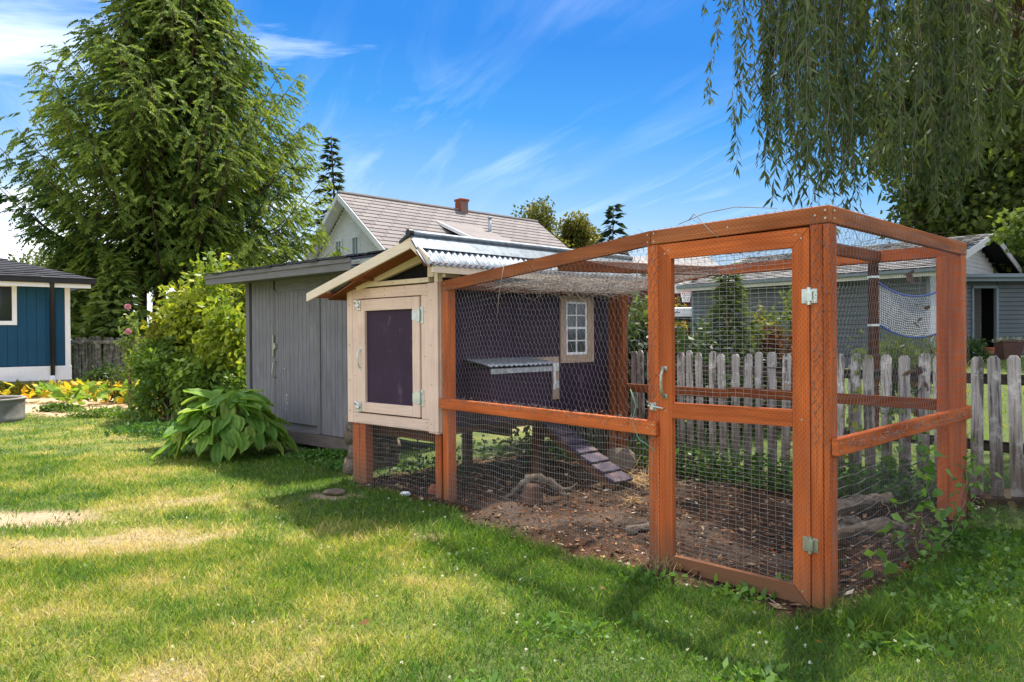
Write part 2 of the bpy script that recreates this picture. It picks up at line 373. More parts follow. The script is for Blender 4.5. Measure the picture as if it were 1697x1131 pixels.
M = {}
M['timber'] = lumber('incised_timber', (.56, .145, .042), True, .6)
M['timber_weathered'] = lumber('weathered_incised_timber', (.37, .125, .048), True, .6)
M['timber_plain'] = lumber('brown_timber', (.27, .085, .032), False)
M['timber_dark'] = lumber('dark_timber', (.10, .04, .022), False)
M['soffit'] = lumber('soffit_wood', (.24, .085, .035), False)
M['beige'] = paint('beige_paint', (.75, .54, .43), .55, .10, 4, .35, .14, .2, dirt=(.52, .36, .26))
M['cream'] = paint('cream_paint', (.74, .60, .44), .5, .08, 4, .35, .10, .2)
M['beige_worn'] = paint('worn_beige_paint', (.52, .38, .28), .7, .2, 8, .25, .3, .4)
M['purple'] = paint('purple_paint', (.044, .023, .047), .6, .22, 2.5, .2, .22, .3, scuff=(.20, .15, .18))
M['purple_ramp'] = paint('worn_purple_paint', (.06, .042, .075), .7, .2, 7, .25, .25, .4, dirt=(.40, .24, .14))
M['shedgrey'] = paint('grey_shed_paint', (.205, .195, .205), .65, .18, 1.8, .3, .35, .35)
M['shedtrim'] = paint('grey_trim_paint', (.17, .16, .155), .6, .15, 3, .3, .25, .3)
M['shedbase'] = paint('dirty_grey_paint', (.15, .125, .11), .8, .3, 4, .2, .35, .4, dirt=(.10, .07, .05))
M['galv'] = metal('galvanised_sheet', (.23, .27, .31), .52, .45)
M['galv_old'] = metal('old_galvanised_sheet', (.52, .55, .58), .5, .4)
M['wire'] = metal('wire', (.23, .23, .235), .5, .2)
M['wire_dark'] = metal('welded_wire', (.36, .35, .33), .55, .3, .3)
M['steel'] = metal('zinc_hardware', (.74, .77, .72), .38, .3, .12)
M['gold'] = metal('old_zinc_hardware', (.50, .50, .38), .45, .35, .5)
M['roof_dark'] = roofmat('dark_shingle', (.040, .042, .050), .5, 30)
M['roof_tan'] = roofmat('tan_shingle', (.195, .172, .163), .18, 8)
M['roof_grey'] = roofmat('grey_shingle', (.25, .245, .24), .3, 12)
M['blue'] = paint('blue_paint', (.004, .066, .135), .6, .15, 1.2, .3, .2, .2)
M['white'] = paint('white_paint', (.83, .83, .83), .55, .06, 2, .35, .06, .1)
M['black'] = paint('black_metal', (.016, .015, .016), .45, .2, 3)
M['concrete'] = paint('concrete', (.30, .29, .27), .9, .25, 5, .2, 0, .5)
M['garage'] = paint('slate_blue_paint', (.095, .110, .118), .6, .12, 1.5, .3, .12, .2)
M['garage_trim'] = paint('slate_trim_paint', (.15, .185, .20), .6, .1, 2)
M['grey_light'] = paint('pale_and_sunlit_paint', (.50, .49, .45), .6, .1, 2)
M['dark'] = paint('dark_interior_and_shade', (.008, .008, .008), .9, .2, 2)
M['brick'] = paint('brick', (.30, .075, .04), .85, .3, 9, .2, 0, .5)
M['mortar'] = paint('mortar', (.22, .13, .10), .9)
M['glass'] = glassmat('dark_glass'); M['glass_green'] = glassmat('greenish_glass', (.05, .10, .10))
M['curtain'] = paint('pale_curtain', (.22, .34, .36), .8, .3, 6)
M['picket'] = oldwood('weathered_picket', (.48, .455, .43), (.80, .79, .77), .8, True)
M['fencewood'] = oldwood('mossy_fence_board', (.17, .15, .12), (.42, .44, .36), .65)
M['rail_old'] = oldwood('weathered_rail', (.075, .06, .05), (.2, .19, .17), .2)
M['log'] = oldwood('dead_log', (.15, .115, .085), (.40, .36, .30), .45)
M['twig'] = paint('dry_twig', (.30, .25, .21), .9, .4, 9, .1)
M['twig_dark'] = paint('dark_vine', (.11, .075, .06), .9, .4, 9, .1)
M['straw'] = paint('straw', (.55, .36, .17), .85, .3, 9, .15)
M['bark'] = oldwood('bark', (.12, .07, .05), (.25, .2, .16), .25)
M['leaf'] = leafmat('leaf', .45); M['leaf_soft'] = leafmat('conifer_leaf', .5, .7, .15); M['leaf_willow'] = leafmat('willow_leaf', .30, .55, .25)
M['leaf_broad'] = leafmat('broad_leaf', .5, .55, .22); M['grass'] = leafmat('grass_blade', .5, .6, .2, (1.2, 1.15, .6))
M['chip'] = attrmat('chips', .9, .1, 80, .3)
M['tank'] = paint('stained_tank', (.17, .165, .155), .6, .4, 5, .4, 0, .2, dirt=(.07, .06, .05)); M['rope'] = paint('blue_rope', (.02, .06, .28), .8)
M['net'] = paint('white_net', (.62, .64, .70), .8); M['pot'] = paint('brown_pot', (.10, .045, .035), .5, .3, 5)
M['red'] = paint('red_rim', (.65, .05, .035), .4); M['barn'] = paint('dark_red_wall', (.10, .02, .015), .7)
M['pink'] = leafmat('pink_petal', .3, .5, .3, (1.1, .8, .9)); M['carpaint'] = paint('pale_blue_car_paint', (.30, .38, .48), .25, .05, 2, .6)
M['tyre'] = paint('tyre_rubber', (.02, .02, .02), .9)
M['rock'] = paint('rock', (.19, .145, .105), .9, .4, 7, .2, 0, .8); M['terracotta'] = paint('terracotta', (.32, .09, .04), .8)

# ------------------------------------------------------------------ ground
def region(x, y):
    """masks of what lies on the ground: soil, straw, worn lawn"""
    u, v = uv_of(x, y); nz = (vn(x, y, .35, 21)-.5)*.34+(vn(x, y, .12, 22)-.5)*.16
    front = .16+.14*sstep(.9, 1.5, u)*(1-sstep(2.6, 3.4, u))
    pen = sstep(-.12, .04, u+nz*.5+.06)*(1-sstep(4.9, 5.2, u+nz))*sstep(-.10, .06, v+front+nz*.6)*(1-sstep(2.62, 2.8, v+nz*.4))
    fence = sstep(.0, .2, .45-np.abs(v-2.95)+nz)*(1-sstep(5.5, 6, u))
    shedfoot = sstep(0, .2, .30-np.abs(v-.15)+nz)*sstep(4.6, 5, u)*(1-sstep(7.2, 7.8, u))*.6
    bare = np.exp(-(((x+4.0)/.95)**2+((y-6.05)/.42)**2)*1.4)*1.35+nz*.8
    bare = np.maximum(bare, np.exp(-(((x+.62)/.16)**2+((y-5.25)/.12)**2))*1.3+nz*.5)
    bare = np.maximum(bare, np.exp(-(((x+1.62)/.3)**2+((y-6.75)/.18)**2))*1.4+nz*.5)
    bare = np.clip(bare-.45, 0, .5)*2
    soil = np.clip(np.maximum(np.maximum(pen, fence*.9), shedfoot), 0, 1)
    front_edge = 13.9+.30*(x+9)+(vn(x, y, .9, 31)-.5)*1.3
    straw = sstep(-.2, .25, y-front_edge)*(1-sstep(19, 20, y))*(1-sstep(-6.6, -5.4, x))*(1-sstep(6, 6.2, -u))
    return soil, straw, bare
def dryness(x, y):
    d = .37+.55*(vn(x, y, 1.3, 41)-.5)+.75*(vn(x, y, .42, 42)-.5)+.5*(vn(x, y, .17, 43)-.5)
    d = d+1.1*np.exp(-(((x+3.1)/1.25)**2+((y-5.15-.12*(x+3.1))/.33)**2))+.35*np.exp(-(((x+.9)/.9)**2+((y-4.35)/.5)**2))
    d = d+.35*np.exp(-(((x+1.6)/1.2)**2+((y-3.3)/.7)**2))
    u, v = uv_of(x, y)
    d = d-.85*sstep(-1.35, -.25, v)*(1-sstep(4.0, 7.2, u))-.6*(1-sstep(.2, 1.7, u))
    d = d-.5*np.exp(-(((x+2.6)/1.2)**2+((y-8.2)/.8)**2))-.25*sstep(8, 12, y)*0
    return np.clip(d, 0, 1)
def grasscol(dr):
    s = np.array([(.070, .165, .022), (.19, .29, .035), (.39, .38, .08), (.60, .48, .27)]); t = np.clip(dr, 0, .999)*3; i = t.astype(int); f = (t-i)[:, None]
    return s[i]*(1-f)+s[np.minimum(i+1, 3)]*f

def axis(parts): return np.unique(np.concatenate([np.arange(a, b, s) for a, b, s in parts]+[[parts[-1][1]]]))
gx = axis([(-600, -100, 50), (-100, -30, 10), (-30, -14, 1), (-14, -7, .25), (-7, 5, .07), (5, 16, .4), (16, 40, 3), (40, 100, 10), (100, 600, 50)])
gy = axis([(-200, -20, 30), (-20, 1, 2), (1, 2.4, .2), (2.4, 9.5, .07), (9.5, 20, .22), (20, 40, 1), (40, 120, 8), (120, 900, 60)])
X, Y = np.meshgrid(gx, gy); x, y = X.ravel(), Y.ravel()
z = gz(x, y); soil, straw, bare = region(x, y)
z = z+bare*-.012+straw*.03*vn(x, y, .3, 8)
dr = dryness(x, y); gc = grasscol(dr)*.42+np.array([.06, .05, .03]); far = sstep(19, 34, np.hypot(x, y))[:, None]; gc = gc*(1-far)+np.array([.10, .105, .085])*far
soilc = lerp((.030, .018, .012), (.085, .047, .028), vn(x, y, .22, 11)); soilc = soilc*(.7+.6*vn(x, y, .07, 12))[:, None]
u_, v_ = uv_of(x, y); pale = sstep(.62, .8, vn(x, y, .5, 15))[:, None]; soilc = soilc*(1-pale*.5)+np.array([.15, .11, .08])*pale*.5
strawc = lerp((.42, .29, .16), (.66, .50, .33), vn(x, y, .15, 13)); barec = lerp((.34, .24, .15), (.50, .38, .26), vn(x, y, .2, 14))
for mk, cc in ((straw, strawc), (bare, barec), (soil, soilc)): gc = gc*(1-mk[:, None])+cc*mk[:, None]
nx, ny = len(gx), len(gy); idx = np.arange(nx*ny).reshape(ny, nx)
fs = np.stack([idx[:-1, :-1], idx[:-1, 1:], idx[1:, 1:], idx[1:, :-1]], -1).reshape(-1, 4)
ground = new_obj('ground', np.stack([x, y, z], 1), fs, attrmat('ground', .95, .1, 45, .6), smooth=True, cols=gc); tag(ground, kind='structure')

# lawn blades
def polar(n, d0, d1, half=.93, x0=.9):
    d = np.sqrt(rng.uniform(d0*d0, d1*d1, n)); t = rng.uniform(-1, 1, n); return t*(d*half+x0), d
def blades(x, y, L, W, cols, lean=.55):
    n = len(x); z = gz(x, y)-.004; a = rng.uniform(0, 2*np.pi, n); ln = np.abs(rng.normal(0, lean, n)); b = rng.uniform(0, 2*np.pi, n)
    base = np.stack([x, y, z], 1); ln = ln+.35; s = np.stack([np.cos(a), np.sin(a), np.zeros(n)], 1); l = np.stack([np.cos(b), np.sin(b), np.zeros(n)], 1)
    L = L[:, None]; W = W[:, None]; ln = ln[:, None]
    up = np.array([[0, 0, 1.]]); h1 = 1/np.sqrt(1+(ln*.7)**2); m = base+(up+l*ln*.7)*h1*L*.55; h2 = 1/np.sqrt(1+(ln*1.7)**2); tip = m+(up+l*ln*1.7)*h2*L*.5
    vs = np.stack([base-s*W*.5, base+s*W*.5, m-s*W*.42, m+s*W*.42, tip], 1).reshape(-1, 3); k = np.arange(n)[:, None]*5
    q = np.concatenate([k+np.array([[0, 1, 3]]), k+np.array([[0, 3, 2]]), k+np.array([[2, 3, 4]])], 0)
    return vs, q, np.repeat(cols, 5, 0)
def shed_in(x, y):
    u, v = uv_of(x, y); return (u > 5.0) & (u < 8.4) & (v > .35) & (v < 3)
VS, FS, CS_, off = [], [], [], 0
for n, d0, d1, l0, l1, w0, w1 in ((215000, 2.3, 5.2, .025, .085, .0026, .0052), (180000, 5.2, 9.0, .03, .08, .0038, .0072), (130000, 9.0, 17, .03, .065, .007, .013)):
    x, y = polar(n, d0, d1); so_, st_, ba_ = region(x, y); u, v = uv_of(x, y)
    keep = (rng.random(n) > np.clip(so_*1.15+st_*1.1+ba_*.93, 0, 1)) & ~shed_in(x, y) & (v < 2.2) & ((u < 3) | (v < 1.6) | (u > 8))
    x, y, u, v = x[keep], y[keep], u[keep], v[keep]; n = len(x); dr = dryness(x, y)
    tall = 1+1.0*np.exp(-(((x+.05)/.9)**2+((y-5.35)/.45)**2))+1.1*np.exp(-(((x-1.7)/.35)**2+((y-3.55)/.22)**2))+.5*(vn(x, y, .5, 51)-.5)
    tall = tall-.3*(dr > .75)
    L = rng.uniform(l0, l1, n)*tall; W = rng.uniform(w0, w1, n)
    t = np.clip(dr*.85+.3*(vn(x, y, .11, 55)-.5)+rng.normal(0, .18, n)+(rng.random(n) < .13+.22*dr)*.38, 0, 1); c = grasscol(t)*rng.uniform(.6, 1.4, (n, 1))
    a, b, cc = blades(x, y, L, W, c, .85); VS.append(a); FS.append(b+off); CS_.append(cc); off += len(a)
# lawn beyond the picket fence
n = 42000; x = rng.uniform(2, 16, n); y = rng.uniform(5, 21, n); u, v = uv_of(x, y); k = (v > 3.1) & (x < y*.75+.6) & (u < 5); x, y = x[k], y[k]; n = len(x)
c = grasscol(np.clip(.42+.5*(vn(x, y, 1.2, 61)-.5)+rng.normal(0, .14, n), 0, 1))
a, b, cc = blades(x, y, rng.uniform(.03, .07, n), rng.uniform(.006, .013, n), c); VS.append(a); FS.append(b+off); CS_.append(cc); off += len(a)
lawn = new_obj('lawn_grass', np.concatenate(VS), np.concatenate(FS), M['grass'], cols=np.concatenate(CS_))
tag(lawn, 'mown lawn of green and dry yellow grass blades across the yard', 'grass', kind='stuff')
# broad-leaved weeds and clover in the damp strip along the run
n = 11500; x, y = polar(n, 2.5, 8.5); u, v = uv_of(x, y); so_, st_, ba_ = region(x, y)
w = np.clip(sstep(-1.2, -.35, v)*(1-sstep(3.2, 5.5, u))*.5+(1-sstep(.2, 1.8, u))*.55+.06, 0, 1)*sstep(.42, .62, vn(x, y, .4, 71))
k = (rng.random(n) < w*1.0) & (so_ < .4) & (v < 2.6); x, y = x[k], y[k]
m = 7; x = np.repeat(x, m)+rng.normal(0, .022, len(x)*m); y = np.repeat(y, m)+rng.normal(0, .022, len(y)*m); n = len(x)
d = rdir(n); d[:, 2] = np.abs(d[:, 2])*.5+.15
sz = np.repeat(rng.choice([.013, .017, .024, .036], n//m, p=[.42, .33, .2, .05]), m)*rng.uniform(.7, 1.3, n)
b = np.stack([x, y, gz(x, y)+rng.uniform(.004, .045, n)], 1); vs, fs = leaves(b, d, rdir(n)*np.array([1, 1, .2]), sz, sz*.72, .1, .55)
c = lerp((.06, .14, .03), (.14, .24, .05), rng.random(n))
wd_ = new_obj('lawn_weeds', vs, fs, M['leaf'], cols=np.repeat(c, 4, 0)); tag(wd_, 'low clover and dandelion leaves in the grass in front of the run', 'weeds', kind='stuff')
# bark chips and dry litter
n = 17000; u = rng.uniform(-.1, 5.0, n); v = rng.uniform(-.4, 2.75, n); p = C[None]+u[:, None]*U1+v[:, None]*V; x, y = p[:, 0], p[:, 1]
so_, _, _ = region(x, y); k = so_ > .45; x, y = x[k], y[k]; n = len(x); d = rdir(n); d[:, 2] *= .3
L = rng.gamma(2.2, .011, n)+.008
vs, fs = leaves(np.stack([x, y, gz(x, y)+rng.uniform(0, .014, n)], 1), d, rdir(n)*np.array([1, 1, .3]), L, L*rng.uniform(.18, .55, n), .1, .5)
pal = np.array([(.10, .05, .03), (.17, .075, .035), (.24, .11, .05), (.36, .24, .14), (.50, .42, .33), (.06, .04, .03)]); c = pal[rng.choice(6, n, p=[.24, .28, .22, .13, .04, .09])]*rng.uniform(.7, 1.3, (n, 1))
chips = new_obj('bark_chips', vs, fs, M['chip'], cols=np.repeat(c, 4, 0)); tag(chips, 'brown bark chips and litter strewn on the floor of the run', 'bark chips', kind='stuff')

# ------------------------------------------------------------------ far buildings
def lap_wall(mb, fr, x0, x1, z0, z1, step, lip=.016, slope=None):
    """overlapping lap boards: saw-tooth faces; slope(z)->(x0,x1) trims the ends"""
    z = z0
    while z < z1-1e-4:
        zt = min(z+step, z1); a, b = slope((z+zt)/2) if slope else (x0, x1)
        if b > a+.02: mb.box(Fr(fr(0, 0, 0), fr.a, fr.b+fr.c*0, fr.c), a, b, -lip-.004*((z*37) % 1), .02, z+.004, zt, .006)
        z = zt

# --- white gabled house behind the coop
WH = np.array([-8.43, 36, 0]); WF = Fr(WH, -U1, V)       # x right along the gable wall, y along the ridge away
wh = thing('white_house', (WH[0], WH[1], 0), 'white gabled house with tan shingled roof behind the coop', 'house')
pitch = .69; RZ = 8.4; HW = 4.9; EZ = RZ-pitch*HW
mb = MB(); lap_wall(mb, Fr(WF(0, .6, 0), WF.a, WF.b), -4.4, 4.4, 3.4, RZ-.25, .14, .02, lambda z: (-max(0, min(4.4, (RZ-.35-z)/pitch)), max(0, min(4.4, (RZ-.35-z)/pitch))))
mb.box(Fr(WF(0, .6, 0), WF.a, WF.b), -4.4, 4.4, .02, .2, -.2, 5.1); mb.build('gable_wall', M['white'], wh)
mb = MB(); mb.box(WF, -4.4, -4.2, .8, 13.2, -.2, EZ+.3); mb.box(WF, 4.2, 4.4, .8, 13.2, -.2, EZ+.3); mb.build('side_wall', M['white'], wh)
rf = MB()
for s in (1, -1): rf.quad(WF(0, 0, RZ-.03), WF(s*HW, 0, EZ-.03), WF(s*HW, 14, EZ-.03), WF(0, 14, RZ-.03))
roof = rf.build('roof', M['roof_tan'], wh)
# shingle courses on the slope that faces the yard: every tab is a piece of its own
sl_l = math.hypot(HW, pitch*HW); cn = 15; cw = sl_l/cn; ex = Fr(WF(0, 0, RZ), WF.b, np.cross(WF.b, (-U1*HW-Z*pitch*HW)/sl_l), (-U1*HW-Z*pitch*HW)/sl_l)
if ex.b[2] < 0: ex.b = -ex.b
tabm = None; tw = 1.0
for r_ in range(cn):
    y0 = -(r_ % 3)*.33
    for q in range(16):
        ya, yb = max(y0+q*tw, 0), min(y0+q*tw+tw-.02, 14)
        if yb-ya < .1: continue
        full = abs(yb-ya-tw+.02) < 1e-6
        if full and tabm is not None:
            o = bpy.data.objects.new('shingle', tabm); COL.objects.link(o); o.parent = roof
            o.location = tuple(ex(ya, 0, r_*cw)-ex(tab0[0], 0, tab0[1])); continue
        mb = MB(); fr = Fr(ex(0, .012, 0), ex.a, ex.b, ex.c)
        a, b, c, d = ex(ya, .0, r_*cw), ex(yb, .0, r_*cw), ex(yb, .03, r_*cw+cw*1.03), ex(ya, .03, r_*cw+cw*1.03)
        dn = ex.b*.028; mb.quad(a, b, c, d); mb.quad(d, c, c-dn, d-dn); mb.quad(a, d, d-dn, a-dn*.2); mb.quad(c, b, b-dn*.2, c-dn)
        o = mb.build('shingle', M['roof_tan'], roof)
        if full and tabm is None: tabm = o.data; tab0 = (ya, r_*cw)
mb = MB(); mb.tube([WF(0, y, RZ+.03) for y in np.linspace(0, 14, 12)], .09, 6); mb.build('ridge_cap', M['roof_tan'], wh)
for s in (1, -1):
    mb = MB(); mb.bar(WF(0, -.02, RZ-.17), WF(s*HW, -.02, EZ-.17), .05, .26, up=Z); mb.build('rake_board', M['white'], wh)
    mb = MB(); mb.quad(WF(0, 0, RZ-.2), WF(s*HW, 0, EZ-.2), WF(s*HW, .62, EZ-.2), WF(0, .62, RZ-.2)); mb.build('soffit', M['white'], wh)
    mb = MB(); mb.bar(WF(s*HW, 0, EZ-.1), WF(s*HW, 14, EZ-.1), .04, .2); mb.build('eave_board', M['white'], wh)
for xc, zz in ((-1.0, 5.65), (.8, 5.65)):
    mb = MB(); fr = Fr(WF(xc, .56, zz), WF.a, WF.b); w, h = .29, .52
    mb.box(fr, -w-.1, -w, -.05, .03, -h-.1, h+.12); mb.box(fr, w, w+.1, -.05, .03, -h-.1, h+.12); mb.box(fr, -w, w, -.05, .03, h, h+.12); mb.box(fr, -w, w, -.06, .03, -h-.1, -h)
    f = mb.build('window', M['white'], wh); MB().box(fr, -w, w, 0, .02, -h, h).build('pane', M['glass_green'], f)
    MB().box(fr, -w, w*.25, -.008, -.003, -h, h).build('curtain', M['curtain'], f); MB().box(fr, -.02, .02, -.03, -.012, -h, h).build('mullion', M['white'], f)
cy = 7.9; ch = MB(); chim = sub('chimney', wh); cfr = Fr(WF(0, cy, 0), WF.a, WF.b); MB().box(cfr, -.27, .27, -.27, .27, RZ-.5, 9.0, .01).build('core', M['mortar'], chim)
ch = MB()
for k in range(7):
    zz = RZ-.05+k*.075
    for s in range(3):
        o_ = (k % 2)*.1-.05
        for q in (0, 1):
            xx = -.28+s*.187+(.0 if k % 2 else .0)
            if q == 0: ch.box(cfr, xx, xx+.176, -.285, -.262, zz, zz+.062, .004)
            else: ch.box(cfr, -.285, -.262, xx, xx+.176, zz, zz+.062, .004)
ch.build('brick_courses', M['brick'], chim)['kind'] = 'stuff'
MB().box(cfr, -.33, .33, -.33, .33, 8.92, 9.05, .02).build('chimney_cap', M['brick'], chim)
# shed dormer and vent pipe on the slope
def on_slope(y, t): return ex(y, .04, t*sl_l)
dm = sub('dormer', wh)
a, b = on_slope(5.0, .32), on_slope(5.0, .96)
top = np.array(a); fl = b+Z*.95; e = WF.b*2.9
mb = MB(); mb.quad(b, b+e, fl+e-Z*.1, fl-Z*.1); mb.build('dormer_front', M['white'], dm)
mb = MB(); mb.quad(top, fl, fl+e, top+e); mb.build('dormer_roof', M['roof_tan'], dm); mb = MB(); mb.bar(fl-Z*.06, fl-Z*.06+e, .04, .12); mb.build('dormer_fascia', M['white'], dm)
mb = MB(); mb.bar(top-Z*.07, fl-Z*.07, .05, .16, up=Z); mb.build('dormer_fascia', M['white'], dm)
mb = MB(); a2 = a+WF.b*.3; b2 = b+WF.b*.3; f2 = fl+WF.b*.3; mb._add([a2, b2, f2-Z*.12], [[0, 1, 2], [2, 1, 0]], [[(0, 0)]*3]*2); mb.build('dormer_cheek', M['dark'], dm)  # shading of the cheek painted on as near-black
mb = MB(); mb._add([top+e*.999, b+e*.999, fl+e*.999], [[0, 1, 2], [2, 1, 0]], [[(0, 0)]*3]*2); mb.build('dormer_cheek', M['roof_tan'], dm)
p = on_slope(7.9, .52); mb = MB(); mb.tube([p-Z*.2, p+Z*1.0], .09, 8); mb.tube([p+Z*.98, p+Z*1.08], .13, 8); mb.build('vent_pipe', M['galv_old'], wh, True)

# --- blue house on the left
BA = np.array([-11.36, 19.0, 0]); BF = Fr(BA, -V, U1)     # x to the left along the wall, y away behind
bh = thing('blue_house', (BA[0], BA[1], 0), 'deep blue house with white trim and dark hip roof at the left edge', 'house')
MB().box(BF, 0, 9, .06, 7, -.1, 2.75).build('wall', M['blue'], bh)
bw = .205; m0 = None
for k in range(26):
    x0 = .12+k*bw
    if m0 is None: b0 = MB().box(BF, x0, x0+bw-.004, 0, .06, .72, 2.72, .004).build('siding_board', M['blue'], bh); m0 = b0.data
    else: o = bpy.data.objects.new('siding_board', m0); COL.objects.link(o); o.parent = bh; o.location = tuple(BF.a*(k*bw))
MB().box(BF, -.01, .11, -.025, .08, .66, 2.72, .004).build('corner_trim', M['white'], bh)
MB().box(BF, -.03, 9, -.035, .05, .34, .70, .004).build('skirt_board', M['white'], bh)
MB().box(BF, .0, 9, 0, .3, -.2, .36).build('foundation', M['concrete'], bh)
mb = MB()
for k in range(3): mb.box(BF, 1.02+k*.12, 1.11+k*.12, -.045, -.03, .46, .60, .002)
mb.build('vent_grille', M['white'], bh)
MB().box(BF, -.35, 9, -.5, .06, 2.70, 2.73).build('soffit', M['white'], bh)
MB().box(BF, -.40, 9, -.56, -.5, 2.66, 2.79, .004).build('fascia', M['white'], bh)
mb = MB(); mb.box(BF, -.50, 9, -.66, -.57, 2.76, 2.90, .02); mb.build('gutter', M['black'], bh)
mb = MB(); mb.bar(BF(-.45, -.6, 2.82), BF(-.45, 6, 2.82), .1, .16); mb.build('end_gutter', M['black'], bh)
rf = MB(); ez = 2.88
e0, e1, r0, r1 = BF(-.52, -.68, ez), BF(9, -.68, ez), BF(4.2, 3.2, ez+1.35), BF(9, 3.2, ez+1.35); e2 = BF(-.52, 7, ez)
rf.quad(e1, e0, r0, r1); rf.quad(e0, e2, e2, r0)
roof = rf.build('roof', M['roof_dark'], bh)
mb = MB()                                                   # shingle courses, too fine to pick apart one by one
nv_ = np.cross(e0-e1, r0-e0); nv_ /= np.linalg.norm(nv_); nv_ = nv_ if nv_[2] > 0 else -nv_
for k in range(24):
    t0, t1 = k/24, (k+1)/24
    A0, A1 = e0+(r0-e0)*t0, e1+(r1-e1)*t0; B0, B1 = e0+(r0-e0)*t1, e1+(r1-e1)*t1; L = np.linalg.norm(A1-A0); nn = int(L/.3)
    for q in range(nn):
        f0, f1 = q/nn, (q+.96)/nn; hh = .02+.012*random.random()
        mb.quad(A0+(A1-A0)*f1+nv_*hh, A0+(A1-A0)*f0+nv_*hh, B0+(B1-B0)*f0+nv_*.004, B0+(B1-B0)*f1+nv_*.004); mb.quad(A0+(A1-A0)*f0+nv_*hh, A0+(A1-A0)*f1+nv_*hh, A0+(A1-A0)*f1, A0+(A1-A0)*f0)
mb.build('shingle_courses', M['roof_dark'], roof)['kind'] = 'stuff'
mb = MB(); q = .36; mb.tube([BF(.46, -.6, 2.78), BF(.46, -.52, 2.6), BF(.40, -.09, 2.30), BF(.40, -.07, .45)], .052, 8); ds = mb.build('downspout', M['black'], bh, True)
MB().tube([BF(.40, -.07, .46), BF(.40, -.09, .02)], .06, 8).build('drain_pipe', M['white'], ds, True)
fr = Fr(BF(2.2, 0, 2.25), BF.a, BF.b); mb = MB(); w, h = .95, .42
mb.box(fr, -w, w, -.07, .0, h, h+.1); mb.box(fr, -w, w, -.07, 0, -h-.1, -h); mb.box(fr, -w-.1, -w, -.07, 0, -h-.1, h+.1); mb.box(fr, w, w+.1, -.07, 0, -h-.1, h+.1); wi = mb.build('window', M['white'], bh)
MB().box(fr, -w, w, -.02, -.005, -h, h).build('pane', M['glass'], wi); MB().box(fr, -.03, .03, -.045, -.022, -h, h).build('mullion', M['white'], wi)

# --- slate blue garage on the right
GA = np.array([11.2, 20.0, 0]); GF = Fr(GA, U1, V)        # x to the left along the eave, y towards the back
ga = thing('garage', (11.2, 20, .7), 'slate blue lap sided garage with grey roof behind the picket fence', 'garage')
MB().box(GF, 0, 7.6, .04, 8.6, .2, 3.0).build('wall', M['garage'], ga)
step = .13; m0 = None
for k in range(17):
    zz = .72+k*step
    if m0 is None: m0 = MB().box(GF, -.02, 7.62, -.004-.012, .04, zz+.006, zz+step, .012).build('siding_board', M['garage'], ga).data
    else: o = bpy.data.objects.new('siding_board', m0); COL.objects.link(o); o.parent = ga; o.location = (0, 0, k*step)
MB().box(GF, -.1, -.02, -.03, .06, .6, 2.95).build('corner_trim', M['garage_trim'], ga); MB().box(GF, 7.62, 7.70, -.03, .06, .6, 2.95).build('corner_trim', M['garage_trim'], ga)
MB().box(GF, -.5, 8.0, -.45, .05, 2.92, 2.95).build('soffit', M['garage_trim'], ga)
MB().box(GF, -.5, 8.0, -.50, -.45, 2.88, 3.03, .004).build('fascia', M['grey_light'], ga)
mb = MB(); mb.box(GF, -.5, 8.0, -.60, -.51, 2.98, 3.09, .02); mb.build('gutter', M['garage_trim'], ga)
rf = MB(); rz = 4.42
rf.quad(GF(-.6, -.6, 3.09), GF(-.6, 4.5, rz), GF(8.1, 4.5, rz), GF(8.1, -.6, 3.09)); rf.quad(GF(-.6, 4.5, rz), GF(-.6, 9.4, 3.05), GF(8.1, 9.4, 3.05), GF(8.1, 4.5, rz)); roof = rf.build('roof', M['roof_grey'], ga)
mb = MB()
for k in range(20):
    t0, t1 = k/20, (k+1)/20; A0, A1 = GF(-.6, -.62+5.1*t0, 3.09+(rz-3.09)*t0), GF(8.1, -.62+5.1*t0, 3.09+(rz-3.09)*t0); B0, B1 = GF(-.6, -.6+5.1*t1, 3.09+(rz-3.09)*t1), GF(8.1, -.6+5.1*t1, 3.09+(rz-3.09)*t1)
    for q in range(26):
        f0, f1 = (q+(k % 2)*.5)/27, (q+.97+(k % 2)*.5)/27; hh = .025+.012*random.random(); up = Z
        mb.quad(A0+(A1-A0)*f0+up*hh, A0+(A1-A0)*f1+up*hh, B0+(B1-B0)*f1+up*.006, B0+(B1-B0)*f0+up*.006)
mb.build('shingle_courses', M['roof_grey'], roof)['kind'] = 'stuff'
mb = MB(); lap_wall(mb, Fr(GF(0, 0, 0), GF.b, GF.a), .1, 8.6, .7, rz-.15, .13, .014, lambda z: (.1+max(0, (z-3.0)/(rz-3.1))*4.3, 8.6-max(0, (z-3.0)/(rz-3.1))*4.1)); mb.build('gable_siding', M['grey_light'], ga)  # sunlit look of the gable put into a paler paint than the slate
mb = MB(); mb.bar(GF(-.62, -.6, 3.0), GF(-.62, 4.5, rz-.07), .04, .2); mb.build('rake_board', M['grey_light'], ga)
mb = MB(); mb.bar(GF(-.62, 4.5, rz-.07), GF(-.62, 9.4, 2.98), .04, .2); mb.build('rake_board', M['grey_light'], ga)
mb = MB(); mb.quad(GF(-.6, -.6, 3.04), GF(-.6, 4.5, rz-.05), GF(0, 4.5, rz-.05), GF(0, -.6, 3.04)); mb.quad(GF(-.6, 4.5, rz-.05), GF(-.6, 9.4, 3.0), GF(0, 9.4, 3.0), GF(0, 4.5, rz-.05)); mb.build('gable_soffit', M['dark'], ga)
